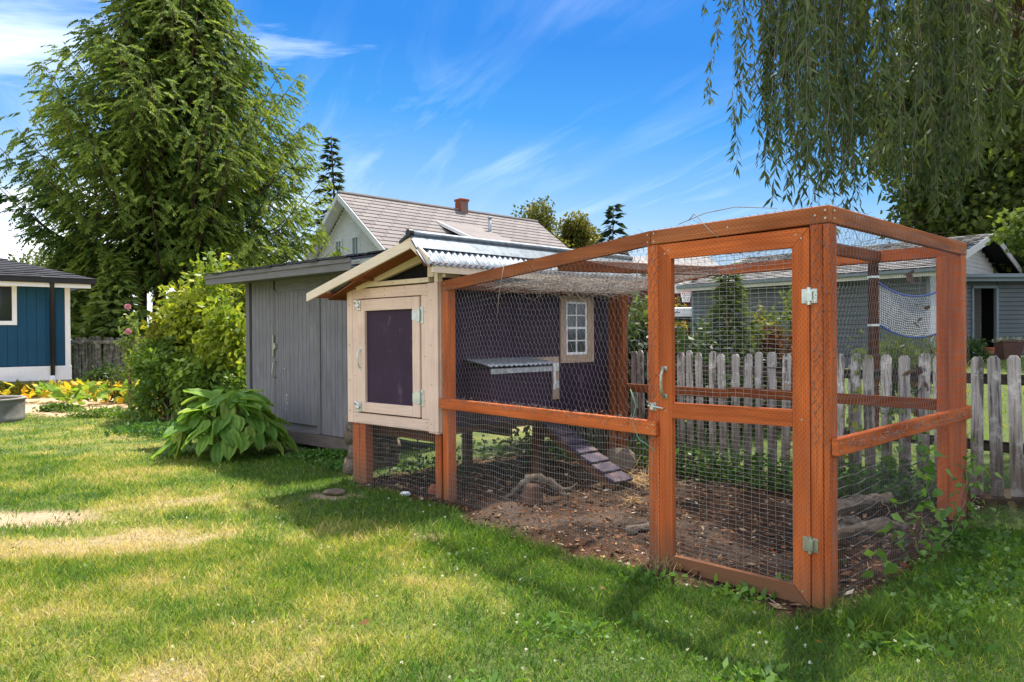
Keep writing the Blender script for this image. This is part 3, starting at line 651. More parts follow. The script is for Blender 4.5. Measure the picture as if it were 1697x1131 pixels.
# lean-to with the open door
LF = Fr((12.9, 21.7, 0), np.array([.998, .06, 0]), np.array([-.06, .998, 0]))
le = thing('lean_to', (12.9, 21.7, .7), 'low slate sided lean-to with its dark doorway standing open', 'shed')
for k in range(17):
    zz = .72+k*step
    for a, b in ((-.5, .62), (1.40, 6.0)):
        MB().box(LF, a, b, -.02-.012, .02, zz+.006, zz+step, .012).build('siding_board', M['garage'], le)
MB().box(LF, .62, 1.40, -.01, .03, 2.72, 2.95).build('header', M['garage'], le)
MB().box(LF, -.5, .62, .022, .1, .5, 2.95).build('wall', M['garage'], le); MB().box(LF, 1.40, 6, .022, .1, .5, 2.95).build('wall', M['garage'], le)
mb = MB(); mb.box(LF, 1.34, 1.41, -.06, .06, .72, 2.75); mb.box(LF, .60, .66, -.06, .06, .72, 2.75); mb.box(LF, .60, 1.41, -.06, .06, 2.68, 2.76); mb.build('door_frame', M['garage_trim'], le)
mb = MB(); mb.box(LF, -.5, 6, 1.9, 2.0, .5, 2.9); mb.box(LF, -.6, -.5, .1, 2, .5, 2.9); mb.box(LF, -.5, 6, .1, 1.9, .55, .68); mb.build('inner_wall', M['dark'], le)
MB().box(LF, .3, 2.0, -.5, 0, .60, .71).build('door_step', M['concrete'], le)
mb = MB(); mb.box(LF, -.7, 6.3, -.42, -.36, 2.86, 3.0, .004); mb.build('fascia', M['garage_trim'], le)
mb = MB(); mb.box(LF, -.7, 6.3, -.51, -.425, 2.96, 3.07, .015); mb.build('gutter', M['garage_trim'], le)
mb = MB(); mb.quad(LF(-.7, -.5, 3.06), LF(6.3, -.5, 3.06), LF(6.3, 2.2, 3.3), LF(-.7, 2.2, 3.3)); mb.quad(LF(-.7, -.36, 2.93), LF(6.3, -.36, 2.93), LF(6.3, .1, 2.93), LF(-.7, .1, 2.93)); mb.build('roof', M['roof_grey'], le)
mb = MB(); mb.tube([LF(.78, 1.2, 1.45), LF(1.3, 1.2, 1.5)], .03, 6); mb.box(LF, .75, 1.35, .9, 1.3, .7, 1.28); sh = mb.build('storage_shelf', M['galv_old'], le)
o = MB().lathe(LF(.98, -.25, .71), [(.0, 0), (.10, 0), (.13, .2), (.145, .2), (.145, .24), (.0, .22)], 14).build('clay_pot', M['terracotta']); tag(o, 'small terracotta pot on the step of the open lean-to doorway', 'pot')
# planter
pp = np.array([12.77, 19.0, 0]); pz = float(gz(pp[0], pp[1])); zt = 1.16
pl = thing('planter', (pp[0], pp[1], pz), 'tapered dark brown planter box on the lawn by the slate siding', 'planter')
mb = MB(); A = [(-.26, -.18), (.26, -.18), (.26, .18), (-.26, .18)]; k0 = [pp+np.array([a*.72, b*.72, pz]) for a, b in A]; k1 = [pp+np.array([a*1.1, b*1.1, zt]) for a, b in A]
for i in range(4): mb.quad(k0[i], k0[(i+1) % 4], k1[(i+1) % 4], k1[i])
mb.quad(*[q-Z*.03 for q in k1]); mb.build('box', M['pot'], pl); mb = MB()
for i in range(4): mb.bar(k1[i], k1[(i+1) % 4], .035, .05)
mb.build('rim', M['pot'], pl)
n = 260; b = pp+np.stack([rng.normal(0, .16, n), rng.normal(0, .08, n), np.full(n, zt-.03)], 1); d = rdir(n)*np.array([1, 1, .6])+np.array([0, 0, .55])
vs, fs = leaves(b, d, rdir(n), rng.uniform(.08, .2, n), .035); o = new_obj('potted_plant', vs, fs, M['leaf'], cols=np.repeat(lerp((.16, .22, .12), (.42, .45, .36), rng.random(n)), 4, 0)); tag(o, 'silvery leaved plant growing in the dark brown planter', 'plant')

# --- what stands far off beyond the run's gate
bn = thing('red_building', (3.2, 34, .9), 'dark red clapboard building far off behind the gate', 'building')
bf = Fr((3.2, 34, 0), (1, 0, 0), (0, 1, 0)); mb = MB(); lap_wall(mb, bf, 0, 6, .4, 4.3, .2, .02); mb.box(bf, 0, 6, .03, 3, .4, 4.3); mb.build('wall', M['barn'], bn)
mb = MB(); mb.quad(bf(-.4, -.5, 4.3), bf(6.4, -.5, 4.3), bf(6.4, 2, 5.2), bf(-.4, 2, 5.2)); mb.box(bf, -.4, 6.4, -.5, -.46, 4.2, 4.32); mb.build('roof', M['roof_grey'], bn)
hp = np.array([6.95, 29.5, 0]); ho = thing('basketball_hoop', (6.95, 29.5, .8), 'basketball hoop with red rim and white net beyond the gate', 'hoop')
HF = Fr(hp, (.97, -.25, 0), (.25, .97, 0)); MB().box(HF, -.75, .35, .32, .36, 3.05, 3.75, .01).build('backboard', M['grey_light'], ho)
mb = MB(); rim = [HF(.22*math.cos(t), .22*math.sin(t), 3.12) for t in np.linspace(0, 2*math.pi, 20)]; mb.tube(rim, .04, 6); mb.box(HF, -.25, .25, .24, .33, 3.04, 3.2); mb.build('rim', M['red'], ho)
pts0, pts1 = [], []
for k in range(14):
    for s in (1, -1):
        pr = None
        for q in range(6):
            t = 2*math.pi*(k/14+s*q/28); r_ = .22-.018*q; c_ = HF(r_*math.cos(t), r_*math.sin(t), 3.1-q*.085)
            if pr is not None: pts0.append(pr); pts1.append(c_)
            pr = c_
a, b = tubes(pts0, pts1, .011); new_obj('net', a-root_loc(ho), b, M['white'], ho)
mb = MB(); mb.tube([HF(-.2, 1.1, .7), HF(-.2, 1.1, 2.6), HF(-.2, .4, 3.4)], .06, 8); mb.build('pole', M['black'], ho)
# white utility trailer and pale blue car
tr = thing('utility_trailer', (6.6, 28, .8), 'white box sided trailer parked beyond the gate under the hoop', 'trailer')
TF = Fr((5.6, 28.2, 0), (1, 0, 0), (0, 1, 0)); MB().box(TF, 0, 1.6, 0, 1.4, 2.06, 2.42, .03).build('body', M['white'], tr)
mb = MB(); mb.box(TF, .05, 1.55, .1, 1.3, 1.93, 2.05); mb.box(TF, .1, .2, .2, 1.2, .7, 1.95); mb.box(TF, 1.4, 1.5, .2, 1.2, .7, 1.95); mb.build('chassis', M['black'], tr)
MB().tube([TF(.8, -.02, 1.05), TF(.8, .2, 1.05)], .3, 16).build('wheel', M['tyre'], tr)
mb = MB()
for k, (dx, w) in enumerate(((.28, .05), (.36, .03), (.42, .07), (.53, .04), (.62, .03), (.67, .06), (.75, .05))): mb.box(TF, dx, dx+w, -.004, 0, 2.2, 2.2+.05+.02*(k % 2), .001)
mb.build('lettering', M['black'], tr)
cr = thing('parked_car', (6, 26, .75), 'pale blue car parked beyond the picket fence behind the young conifers', 'car')
KF = Fr((1.75, 25.2, .50), (1, .1, 0), (-.1, 1, 0)); mb = MB()
mb.prism(KF, [(0, .3), (4.2, .3), (4.2, .8), (3.6, .9), (2.9, .95), (2.3, 1.42), (.9, 1.45), (.3, 1.0), (0, .9)], 0, 1.7); mb.build('body', M['carpaint'], cr)
mb = MB(); mb.prism(KF, [(2.75, .98), (2.25, 1.36), (1.65, 1.38), (1.65, .98)], -.01, .02); mb.prism(KF, [(1.55, .98), (1.55, 1.38), (.95, 1.38), (.5, 1.0)], -.01, .02); mb.build('window', M['glass'], cr)
for q in (.75, 3.4):
    for s in (-.02, 1.55): MB().tube([KF(q, s, .3), KF(q, s+.17, .3)], .31, 16).build('wheel', M['tyre'], cr)

# ------------------------------------------------------------------ fences
pf = thing('picket_fence', PEN(1.5, 2.85, 0), 'weathered grey picket fence with lichen along the back of the run', 'fence')
PFv = 2.85; variants = []
def picket_poly(w, h, c): return [(-w/2, 0), (w/2, 0), (w/2, h-c), (w/2-c*.55, h-.006), (w/2-c*.8, h), (-w/2+c*.8, h), (-w/2+c*.55, h-.006), (-w/2, h-c)]
u = -1.32; k = 0
while u < 4.6:
    w = random.uniform(.078, .092); h = 1.0+random.uniform(-.012, .012)
    c = PEN(u, PFv+random.uniform(-.006, .006), 0); zg = float(gz(c[0], c[1]))-.02; top = 1.2+random.uniform(-.022, .014); ln = random.uniform(-.026, .026)
    if random.random() < .13: top -= .02; ln *= 1.8
    f = Fr(PEN(u, PFv, zg), U1, V, Z+U1*ln+V*random.uniform(-.02, .02))
    MB().prism(f, picket_poly(w, top-zg, .03), -.009, .009, along=1).build('picket', M['picket'], pf)
    u += w+random.choice([.045, .05, .055, .058, .048]); k += 1
def gzp(u, v): p = PEN(u, v, 0); return float(gz(p[0], p[1]))
for zc in (1.02, .5):
    for a, b in ((-1.4, .98), (1.0, 3.0), (3.02, 4.65)): MB().box(PEN, a, b, PFv+.013, PFv+.052, zc-.04, zc+.04).build('rail', M['rail_old'], pf)
for u in (-1.45, 1.0, 3.1): MB().box(PEN, u, u+.09, PFv+.054, PFv+.14, gzp(u, PFv)-.1, 1.1).build('post', M['picket'], pf)

gfence = thing('board_fence', (-11.6, 21.5, 0), 'old mossy grey board fence beside the blue house', 'fence')
def board_run(p, q, h):
    p = np.array(p, float); q = np.array(q, float); L = np.linalg.norm(q-p); a = (q-p)/L; b = np.array([-a[1], a[0], 0]); x = 0
    while x < L:
        w = random.uniform(.13, .16); hh = h+random.uniform(-.05, .04)
        f = Fr(p+a*x, a, b, Z+a*random.uniform(-.02, .02)); MB().prism(f, [(0, .05), (w, .05), (w, hh-.05), (w*.75, hh), (w*.25, hh), (0, hh-.05)], -.01, .01, along=1).build('board', M['fencewood'], gfence); x += w+random.uniform(.012, .05)
    f = Fr(p, a, b)
    MB().box(f, 0, L, -.055, -.012, h-.18, h-.09).build('rail', M['fencewood'], gfence); MB().box(f, 0, L, -.055, -.012, .16, .25).build('rail', M['fencewood'], gfence)
    MB().box(f, L-.06, L+.04, -.12, -.057, 0, h).build('post', M['fencewood'], gfence)
board_run((-12.6, 20.2, 0), (-10.72, 20.9, 0), 1.42); board_run((-10.68, 20.9, 0), (-8.6, 21.6, 0), 1.45)
mb = MB(); mb.bar((-9.4, 20.5, .35), (-10.0, 20.9, 1.0), .07, .07); tag(mb.build('leaning_plank', M['rail_old']), 'dark plank leaning on the mossy board fence', 'plank')
for i, (zz, d) in enumerate(((4.35, .12), (3.9, .10))):
    n = 24; mb = MB(); mb.tube([np.array([-30+60*t/n, 31, zz+.5*((t/n-.3)*2)**2-.1]) for t in range(n//2+1)], .018, 4)
    tag(mb.build('power_line', M['twig_dark']), ['upper thin cable strung behind the big cedar', 'lower thin cable strung behind the big cedar'][i], 'cable', 'cables behind the cedar')

# net slung between two posts beyond the fence
for x, lab in ((4.89, 'dark post with white straps at the left end of the net'), (5.98, 'dark post hidden behind the run corner at the right end of the net')):
    pt = thing('net_post', (x, 10.0, float(gz(x, 10))), lab, 'post', 'posts that carry the net'); MB().box(WORLD, x-.05, x+.05, 9.95, 10.05, float(gz(x, 10))-.1, 2.42).build('pole', M['timber_dark'], pt)
    for zz in (2.14, 1.49): MB().box(WORLD, x-.056, x+.056, 9.944, 10.056, zz-.015, zz+.015).build('strap', M['white'], pt)
nt = thing('sports_net', (5.4, 10, 1.3), 'white net with blue rope edges sagging between two posts', 'net')
def ncv(t, s):                       # t along 0..1, s 0 top..1 bottom
    sag = 4*t*(1-t); x = 4.95+.97*t; top = 2.06-.03*t-.17*sag; bot = 1.50-.04*t-.16*sag
    return np.array([x, 9.98-.10*sag*math.sin(math.pi*min(max(s, 0), 1)), top+(bot-top)*s])
for s in (0, 1): MB().tube([ncv(t, s) for t in np.linspace(0, 1, 20)], .012, 5).build('rope', M['rope'], nt, True)
p0, p1 = [], []; nxx, nzz = 40, 18
for i in range(nxx+1):
    for j in range(nzz):
        w = .012*math.sin(i*1.3+j*.7); p0.append(ncv(i/nxx+w*.1, j/nzz)); p1.append(ncv(i/nxx+w*.1, (j+1)/nzz))
for j in range(1, nzz):
    for i in range(nxx): p0.append(ncv(i/nxx, j/nzz+.01*math.sin(i))); p1.append(ncv((i+1)/nxx, j/nzz+.01*math.sin(i+1)))
a, b = tubes(p0, p1, .0035); new_obj('mesh', a-root_loc(nt), b, M['net'], nt)

# ------------------------------------------------------------------ grey tool shed
SO = np.array([-1.954, 9.0, 0]); SF = Fr(SO, U2, n2)          # x to the left along the front, y to the back
SZ = -.06; sh = thing('garden_shed', (SO[0]-.9, SO[1]+.8, SZ), 'grey painted tool shed with shingled roof next to the coop', 'shed')
SW = 2.42; eave = 2.16
MB().box(SF, -.25, SW, .03, 1.45, .12, eave+.1).build('wall', M['shedgrey'], sh)
x = -.25; D0, D1 = .72, 1.72
def sboard(x0, x1, z0, z1, par, y=0.0):
    MB().box(SF, x0+.0015, x1-.0035, y-.004, y+.026, z0, z1, .0025).build('siding_board', M['shedgrey'], par)
xs = [-.25]
while xs[-1] < SW-.06: xs.append(xs[-1]+random.choice([.095, .105, .10, .05, .09]))
for a, b in zip(xs[:-1], xs[1:]):
    b = min(b, SW)
    if b <= D0 or a >= D1: sboard(a, b, .14, eave+.1, sh)
MB().box(SF, D0-.05, D1+.02, .0, .026, 2.0, eave+.1).build('door_header', M['shedgrey'], sh)
MB().box(SF, D0-.075, D0, -.022, .026, .14, 2.04).build('door_trim', M['shedtrim'], sh)
dr_ = sub('door', sh); x = D0+.006
while x < D1-.02:
    w = random.choice([.10, .11, .105, .06]); b = min(x+w, D1-.004); sboard(x, b, .24, 2.0, dr_, -.012); x = b
MB().box(SF, D1+.002, D1+.04, -.016, .02, .16, 2.04).build('door_trim', M['shedtrim'], sh)
MB().box(SF, SW-.01, SW+.09, -.02, .1, .10, eave).build('corner_board', M['shedtrim'], sh)
MB().box(SF, -.25, D1+.12, -.03, .028, -.02, .13).build('base_board', M['shedbase'], sh); MB().box(SF, D1+.13, SW+.08, -.02, .028, .0, .13).build('base_board', M['shedbase'], sh)
hs = MB(); hs.box(SF, D1-.055, D1+.03, -.035, -.018, 1.24, 1.28); hs.box(SF, D1-.045, D1-.005, -.05, -.034, 1.22, 1.30, .006); hs.box(SF, D1+.01, D1+.03, -.045, -.02, 1.12, 1.42, .004); hs.build('hasp', M['gold'], dr_)
hd = MB(); hd.tube([SF(D1-.02, -.02, 1.05), SF(D1-.02, -.06, 1.03), SF(D1+.0, -.07, .90), SF(D1-.02, -.06, .84), SF(D1-.03, -.02, .83)], .008, 6); hd.build('handle', M['gold'], dr_, True)
MB().tube([SF(1.46, -.035, .96), SF(1.46, -.018, .96)], .012, 8).build('screw', M['steel'], dr_)
# worn white scuffs on the door
mb = MB()
for px_, pz_, w_, h_ in ((1.44, .60, .014, .03), (1.45, .55, .012, .022), (1.435, .50, .012, .03), (1.46, .42, .006, .02)):
    f = Fr(SF(px_, -.018, pz_), SF.a, SF.b); mb.prism(f, [(w_*math.cos(t)*random.uniform(.6, 1), h_*math.sin(t)*random.uniform(.6, 1)) for t in np.linspace(0, 6.28, 9)[:-1]], -.0015, .0)
mb.build('paint_chips', M['grey_light'], dr_)['kind'] = 'stuff'
# roof: low pitch, thick grey fascia, dark ragged shingles
XL, XR, YF, YB = -.6, SW+.42, -.42, 1.6; zf = eave+.10; rise = .19
def rz_(y): return zf+(y-YF)*rise
MB().box(SF, XL, XR, YF-.025, YF, zf-.13, zf+.0, .004).build('fascia', M['shedtrim'], sh); MB().box(SF, XL, XR+.01, YF-.045, YF-.025, zf-.045, zf+.01, .004).build('drip_board', M['shedtrim'], sh)
mb = MB(); mb.bar(SF(XR, YF, zf-.06), SF(XR, YB, rz_(YB)-.06), .03, .12); mb.build('rake_board', M['shedtrim'], sh)
rf = MB(); rf.prism(Fr(SF(0, 0, 0), SF.b, SF.a), [(YF, zf-.02), (YB, rz_(YB)-.02), (YB, rz_(YB)+.012), (YF, zf+.012)], XL, XR); roof = rf.build('roof', M['roof_dark'], sh)
mb = MB(); rows = 14
for k in range(rows):
    y0 = YF-.06+(YB-YF)*k/rows; y1 = YF-.06+(YB-YF)*(k+1.25)/rows; x = XL-(k % 2)*.15
    while x < XR:
        w = random.uniform(.14, .22); a, b = max(x, XL), min(x+w-.006, XR+.02); hh = .03+random.random()*.014; j = random.uniform(-.02, .01)
        if b-a > .02:
            mb.quad(SF(a, y0+j, rz_(y0)+hh), SF(b, y0+j, rz_(y0)+hh), SF(b, y1, rz_(y1)+.014), SF(a, y1, rz_(y1)+.014)); mb.quad(SF(a, y0+j, rz_(y0)+hh-.014), SF(b, y0+j, rz_(y0)+hh-.014), SF(b, y0+j, rz_(y0)+hh), SF(a, y0+j, rz_(y0)+hh))
        x += w
mb.build('shingle_courses', M['roof_dark'], roof)['kind'] = 'stuff'
MB().box(SF, XL, XR-.02, YF, .03, eave+.0, eave+.02).build('soffit', M['shedgrey'], sh)

# ------------------------------------------------------------------ chicken coop
cp = thing('chicken_coop', CF(.67, .8, -.06), 'raised chicken coop painted beige and dark purple with tin roof', 'chicken coop')
MB().box(CF, .02, 1.33, .03, .06, .535, 1.86).build('front_wall', M['purple'], cp)
def board(name, x0, x1, z0, z1, y0=-.02, y1=.03, mat='beige', par=None): return MB().box(CF, x0, x1, y0, y1, z0, z1, .003).build(name, M[mat], par or cp)
board('corner_board', 0, .055, .515, 1.858, -.03, .03); board('corner_board', .0565, .13, .518, 1.855, -.028); board('corner_board', 1.255, 1.345, .53, 1.85, -.022)
board('header_board', .1315, 1.2535, 1.752, 1.85); board('sill_board', .1315, 1.2535, .530, .634)
board('jamb_board', .1315, .230, .6365, 1.7505); board('jamb_board', 1.170, 1.2535, .6365, 1.7505)
board('top_plate', .10, 1.30, 1.862, 1.905, -.045, .05, 'cream'); board('gable_post', .05, .13, 1.907, 2.10, -.03, .04, 'cream')
MB().box(CF, .0, .048, -.025, .04, 1.86, 2.08).build('gable_post', M['cream'], cp)
dr_ = sub('door', cp)
board('stile', .24, .338, .648, 1.742, -.034, .0, 'beige', dr_); board('stile', 1.042, 1.160, .648, 1.742, -.034, .0, 'beige', dr_)
board('top_rail', .3395, 1.0405, 1.632, 1.742, -.034, .0, 'beige', dr_); board('bottom_rail', .3395, 1.0405, .648, .744, -.034, .0, 'beige', dr_)
board('panel', .335, 1.045, .74, 1.635, -.006, .012, 'purple', dr_)
def nails(mb, pts, fr=CF, y=-.03):
    for a, b in pts: mb.tube([fr(a, y+.002, b), fr(a, y-.0015, b)], .0045, 6)
mb = MB(); nails(mb, [(.15+.3*k, 1.775) for k in range(4)]+[(.15+.3*k, 1.83) for k in range(4)]+[(.18, z) for z in (.8, 1.2, 1.6)]+[(1.22, z) for z in (.7, 1.0, 1.35, 1.65)]+[(.16, .56), (.16, .61), (1.2, .6)], y=-.0205)
nails(mb, [(1.3, z) for z in (.65, .95, 1.3, 1.7)]+[(.09, z) for z in (.6, .95, 1.3, 1.7)], y=-.028); nails(mb, [(.2+.2*k, 1.884) for k in range(6)], y=-.0455); mb.build('nail_heads', M['twig_dark'], cp)['kind'] = 'stuff'
for zc in (1.572, .826):
    mb = MB(); mb.box(CF, .195, .232, -.028, -.021, zc-.075, zc+.075, .002); mb.prism(Fr(CF(.24, -.036, zc), CF.a, CF.b), [(.0, -.06), (.09, -.04), (.09, .04), (.0, .06)], -.006, .0); mb.tube([CF(.236, -.04, zc-.05), CF(.236, -.04, zc+.05)], .009, 8)
    mb.build('hinge', M['steel'], dr_)
for zc in (1.69, .70):
    mb = MB(); mb.box(CF, 1.10, 1.155, -.046, -.035, zc-.05, zc+.045, .003); mb.box(CF, 1.166, 1.20, -.03, -.02, zc-.03, zc+.04, .003)
    mb.tube([CF(1.13, -.05, zc+.02), CF(1.16, -.06, zc+.04), CF(1.19, -.045, zc+.02)], .011, 6); mb.tube([CF(1.12, -.055, zc-.02), CF(1.15, -.062, zc-.005), CF(1.165, -.05, zc+.015)], .009, 6); mb.lathe(CF(1.128, -.047, zc), [(0, .014), (.022, .012), (.026, 0)], 10, axis=-n2)
    mb.build('latch', M['steel'], dr_)
mb = MB(); mb.tube([CF(1.105, -.036, 1.255), CF(1.105, -.05, 1.25), CF(1.105, -.072, 1.21), CF(1.105, -.075, 1.165), CF(1.105, -.072, 1.12), CF(1.105, -.05, 1.08), CF(1.105, -.036, 1.075)], .008, 8); mb.box(CF, 1.09, 1.12, -.039, -.034, 1.245, 1.285); mb.box(CF, 1.09, 1.12, -.039, -.034, 1.045, 1.085); mb.build('handle', M['steel'], dr_)
# the long wall that faces the run
VE = 2.47
MB().box(CS, .03, VE, -.04, 0, .56, 2.0).build('side_wall', M['purple'], cp)
MB().box(CS, .0, .03, -.05, .004, .53, 2.03).build('side_corner_board', M['cream'], cp)
MB().box(CS, .05, VE, -1.30, -1.26, .56, 1.95).build('far_wall', M['purple'], cp); MB().box(CS, VE-.03, VE, -1.25, -.05, .56, 1.98).build('back_wall', M['purple'], cp)
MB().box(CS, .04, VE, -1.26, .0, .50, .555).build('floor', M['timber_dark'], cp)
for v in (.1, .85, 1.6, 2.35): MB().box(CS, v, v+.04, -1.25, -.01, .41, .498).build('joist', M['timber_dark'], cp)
for a, b in ((.9, .94), (1.65, 1.69)): MB().box(CS, a, b, .001, .006, .57, 1.98).build('wall_batten', M['purple'], cp)
legs = [(1.10, 1.19, .01, .10), (1.20, 1.31, .01, .05), (.02, .10, .02, .11)]
for a, b, c, d in legs: MB().box(CF, a, b, c, d, -.18, .53).build('leg', M['timber'], cp)
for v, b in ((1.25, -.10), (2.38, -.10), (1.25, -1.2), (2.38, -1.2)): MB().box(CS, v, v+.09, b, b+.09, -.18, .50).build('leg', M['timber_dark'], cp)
# wire skirt under the front
def weld(fr, x0, x1, z0, z1, dx, dz, y=0., r=.0011, wav=.004, ztop=None, keep=None, seed=0):
    p0, p1 = [], []; rs = []
    nx_ = int(round((x1-x0)/dx)); nz_ = int(round((z1-z0)/dz))
    wv = lambda x, z: wav*(math.sin(x*7.3+z*3+seed)+math.sin(x*17.1-z*9+seed*2))
    def pt(i, j):
        x = x0+(x1-x0)*i/nx_; z = z0+(z1-z0)*j/nz_; return fr(x+wv(z, x)*.35, y+wv(x, z), z+wv(x*1.3, z*.7)*1.1)
    for i in range(nx_+1):
        st = 2
        for j in range(0, nz_, st): p0.append(pt(i, j)); p1.append(pt(i, min(j+st, nz_)))
    for j in range(nz_+1):
        st = 2
        for i in range(0, nx_, st): p0.append(pt(i, j)); p1.append(pt(min(i+st, nx_), j))
    return tubes(p0, p1, r, 3)
def hexnet(fr, x0, x1, z0f, z1f, cell, y=0., r=.0010, seed=0, bulge=.02):
    """twisted hexagon netting between the curves z0f(x) and z1f(x)"""
    w = cell; hgt = cell*.86*1.15; p0, p1 = [], []
    r_ = random.Random(seed); ph = [r_.random()*6 for _ in range(8)]
    zl = min(z0f(x0), z0f(x1)); zh = max(z1f(x0), z1f(x1)); nr = int((zh-zl)/hgt)+2; nc = int((x1-x0)/w)+2
    def P_(x, z):
        dx = .010*math.sin(3.1*x+ph[0])*math.sin(4*z+ph[1])+.006*math.sin(13*x+ph[2]+2*z); dz = .014*math.sin(2.3*x+ph[3])+.008*math.sin(7*x+3*z+ph[4])
        b = bulge*(math.sin(2.7*x+ph[5])*math.sin(3.3*z+ph[6])+.5*math.sin(9*x+ph[7]))
        return fr(x+dx, y+b, z+dz)
    def ok(x, z): return x0 <= x <= x1 and z0f(x) <= z <= z1f(x)
    for j in range(nr):
        for i in range(nc):
            cx = x0+i*w+(.5*w if j % 2 else 0); cz = zl+j*hgt
            a = (cx, cz+hgt*.16); b = (cx, cz+hgt*.50+.0*hgt); top = (cx, cz+hgt*.66)
            # vertical twist and the two arms above it
            if ok(*a) and ok(cx, cz+hgt*.5): p0.append(P_(cx, cz-hgt*.16)); p1.append(P_(cx, cz+hgt*.34))
            for s in (-.5, .5):
                q = (cx+s*w, cz+hgt-hgt*.16)
                if ok(cx, cz+hgt*.34) and ok(*q): p0.append(P_(cx, cz+hgt*.34)); p1.append(P_(*q))
    rr = np.full(len(p0), r); d = np.array(p1)-np.array(p0); rr[np.abs(d[:, 2]) > .9*np.linalg.norm(d, axis=1)] *= 1.5
    return tubes(p0, p1, rr, 3)
a, b = weld(CF, -.02, 1.30, -.10, .54, .0254, .044, -.035, .0012, .003, seed=3); new_obj('wire_skirt', a-root_loc(cp), b, M['wire_dark'], cp)
# gable: open with dark netting behind, rafters, barge boards
ap = (.015, 2.225); OFF = -.30
gl = Fr(CF(0, OFF, 0), CF.a, CF.b)
def slope_z(b):  # roof surface height in the side frame, b measured to the right of the ridge
    return 2.215-(b*1.02 if b > 0 else -b*.262)
mb = MB(); mb.prism(gl, [(ap[0]-.003, ap[1]), (1.60, 1.815), (1.60, 1.735), (ap[0]-.003, ap[1]-.092)], -.022, .0); mb.build('barge_board', M['cream'], cp)
mb = MB(); mb.prism(gl, [(ap[0]+.003, ap[1]), (ap[0]+.003, ap[1]-.092), (-.205, 1.965), (-.205, 2.045)], -.020, .002); mb.build('barge_board', M['cream'], cp)
mb = MB(); mb.bar(CF(1.17, -.015, 1.865), CF(.14, -.015, 2.105), .05, .075, up=Z); mb.build('rafter', M['cream'], cp)
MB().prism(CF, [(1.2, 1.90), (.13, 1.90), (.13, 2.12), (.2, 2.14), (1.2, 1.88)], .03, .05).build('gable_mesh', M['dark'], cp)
mb = MB(); mb.bar(CF(.9, OFF, 1.93), CF(.9, .05, 1.95), .04, .06); mb.build('lookout', M['soffit'], cp); mb = MB(); mb.bar(CF(1.5, OFF, 1.80), CF(1.5, .05, 1.80), .04, .06); mb.build('lookout', M['soffit'], cp)
# roof deck and corrugated sheets
RV0, RV1 = -.33, 2.78; LB = -1.62; RB = .235
def RS(v, b, dz=0.): 
    sh_ = 0
    # the front edge follows the front of the coop, which is not quite square to the side
    k = np.clip((1.2-v)/1.5, 0, 1); vv = v+k*(-b)*.075
    return CS(vv, b, slope_z(b)+dz)
for b0, b1, nm in ((0, LB+.04, 'roof_deck'), (0, RB-.03, 'roof_deck')):
    mb = MB(); A, B_, C_, D_ = RS(RV0+.02, b0, -.03), RS(RV1, b0, -.03), RS(RV1, b1, -.03), RS(RV0+.02, b1, -.03); mb.quad(A, B_, C_, D_); dn = -Z*.014; mb.quad(A+dn, D_+dn, C_+dn, B_+dn); mb.quad(A, D_, D_+dn, A+dn); mb.quad(B_, B_+dn, C_+dn, C_); mb.quad(D_, C_, C_+dn, D_+dn); mb.build(nm, M['soffit'], cp)
def corrugated(f, v0, v1, b0, b1, pitch_=.068, amp=.009, nb=3, mat='galv', par=None, name='roof_sheet'):
    n_ = int((v1-v0)/pitch_*8); vs = []; N = n_+1
    for j in range(nb+1):
        for i in range(N):
            v = v0+(v1-v0)*i/n_; vs.append(f(v, b0+(b1-b0)*j/nb, amp*math.sin(2*math.pi*v/pitch_)+amp*.5))
    top = np.array(vs); bot = top-Z*.0015
    fs = [[j*N+i, j*N+i+1, (j+1)*N+i+1, (j+1)*N+i] for j in range(nb) for i in range(n_)]; m_ = len(vs)
    fs += [[a+m_ for a in f_[::-1]] for f_ in fs]
    fs += [[nb*N+i, nb*N+i+1, m_+nb*N+i+1, m_+nb*N+i] for i in range(n_)]
    base = root_loc(par); return new_obj(name, np.concatenate([top, bot])-base, fs, M[mat], par, smooth=True)
for k in range(5):
    v0 = RV0+k*.62; v1 = min(v0+.65, RV1); lift = .0025*(k % 2)
    corrugated(lambda v, b, dz: RS(v, b, dz+lift), v0, v1, .03, RB, par=cp); corrugated(lambda v, b, dz: RS(v, b, dz+lift), v0, v1, -.03, LB, par=cp)
mb = MB(); mb.tube([RS(v, 0, .042) for v in np.linspace(RV0-.01, RV1+.01, 14)], .028, 10); 
for s, e in ((.11, 1), (-.14, -1)):
    for i in range(10):
        v0, v1 = RV0+(RV1-RV0)*i/10, RV0+(RV1-RV0)*(i+1)/10; mb.quad(RS(v0, .012*e, .045), RS(v1, .012*e, .045), RS(v1, s, .026), RS(v0, s, .026))
mb.build('ridge_cap', M['galv'], cp, True)
mb = MB(); mb.tube([RS(RV0-.012, 0, .046), RS(RV0+.03, 0, .046)], .034, 10); mb.bar(RS(RV0-.005, .0, .03), RS(RV0-.005, -.14, .012), .02, .03); mb.build('ridge_plug', M['black'], cp)
MB().box(CS, -.25, RV1-.04, .195, .22, 1.915, 1.985, .003).build('fascia', M['cream'], cp); MB().box(CS, -.25, RV1-.04, .175, .215, 1.987, 2.005, .003).build('nailing_strip', M['soffit'], cp)
MB().box(CS, .0, VE, -.04, .003, 2.0, 2.03).build('wall_plate', M['timber_dark'], cp); MB().box(CS, .06, VE, -.3, -.28, 1.95, 2.25).build('eave_shade_sheet', M['dark'], cp)  # the near-black sheet stands in for the shade under the eaves
MB().box(CS, .02, .20, .0, .05, 1.90, 1.93).build('eave_cleat', M['cream'], cp)
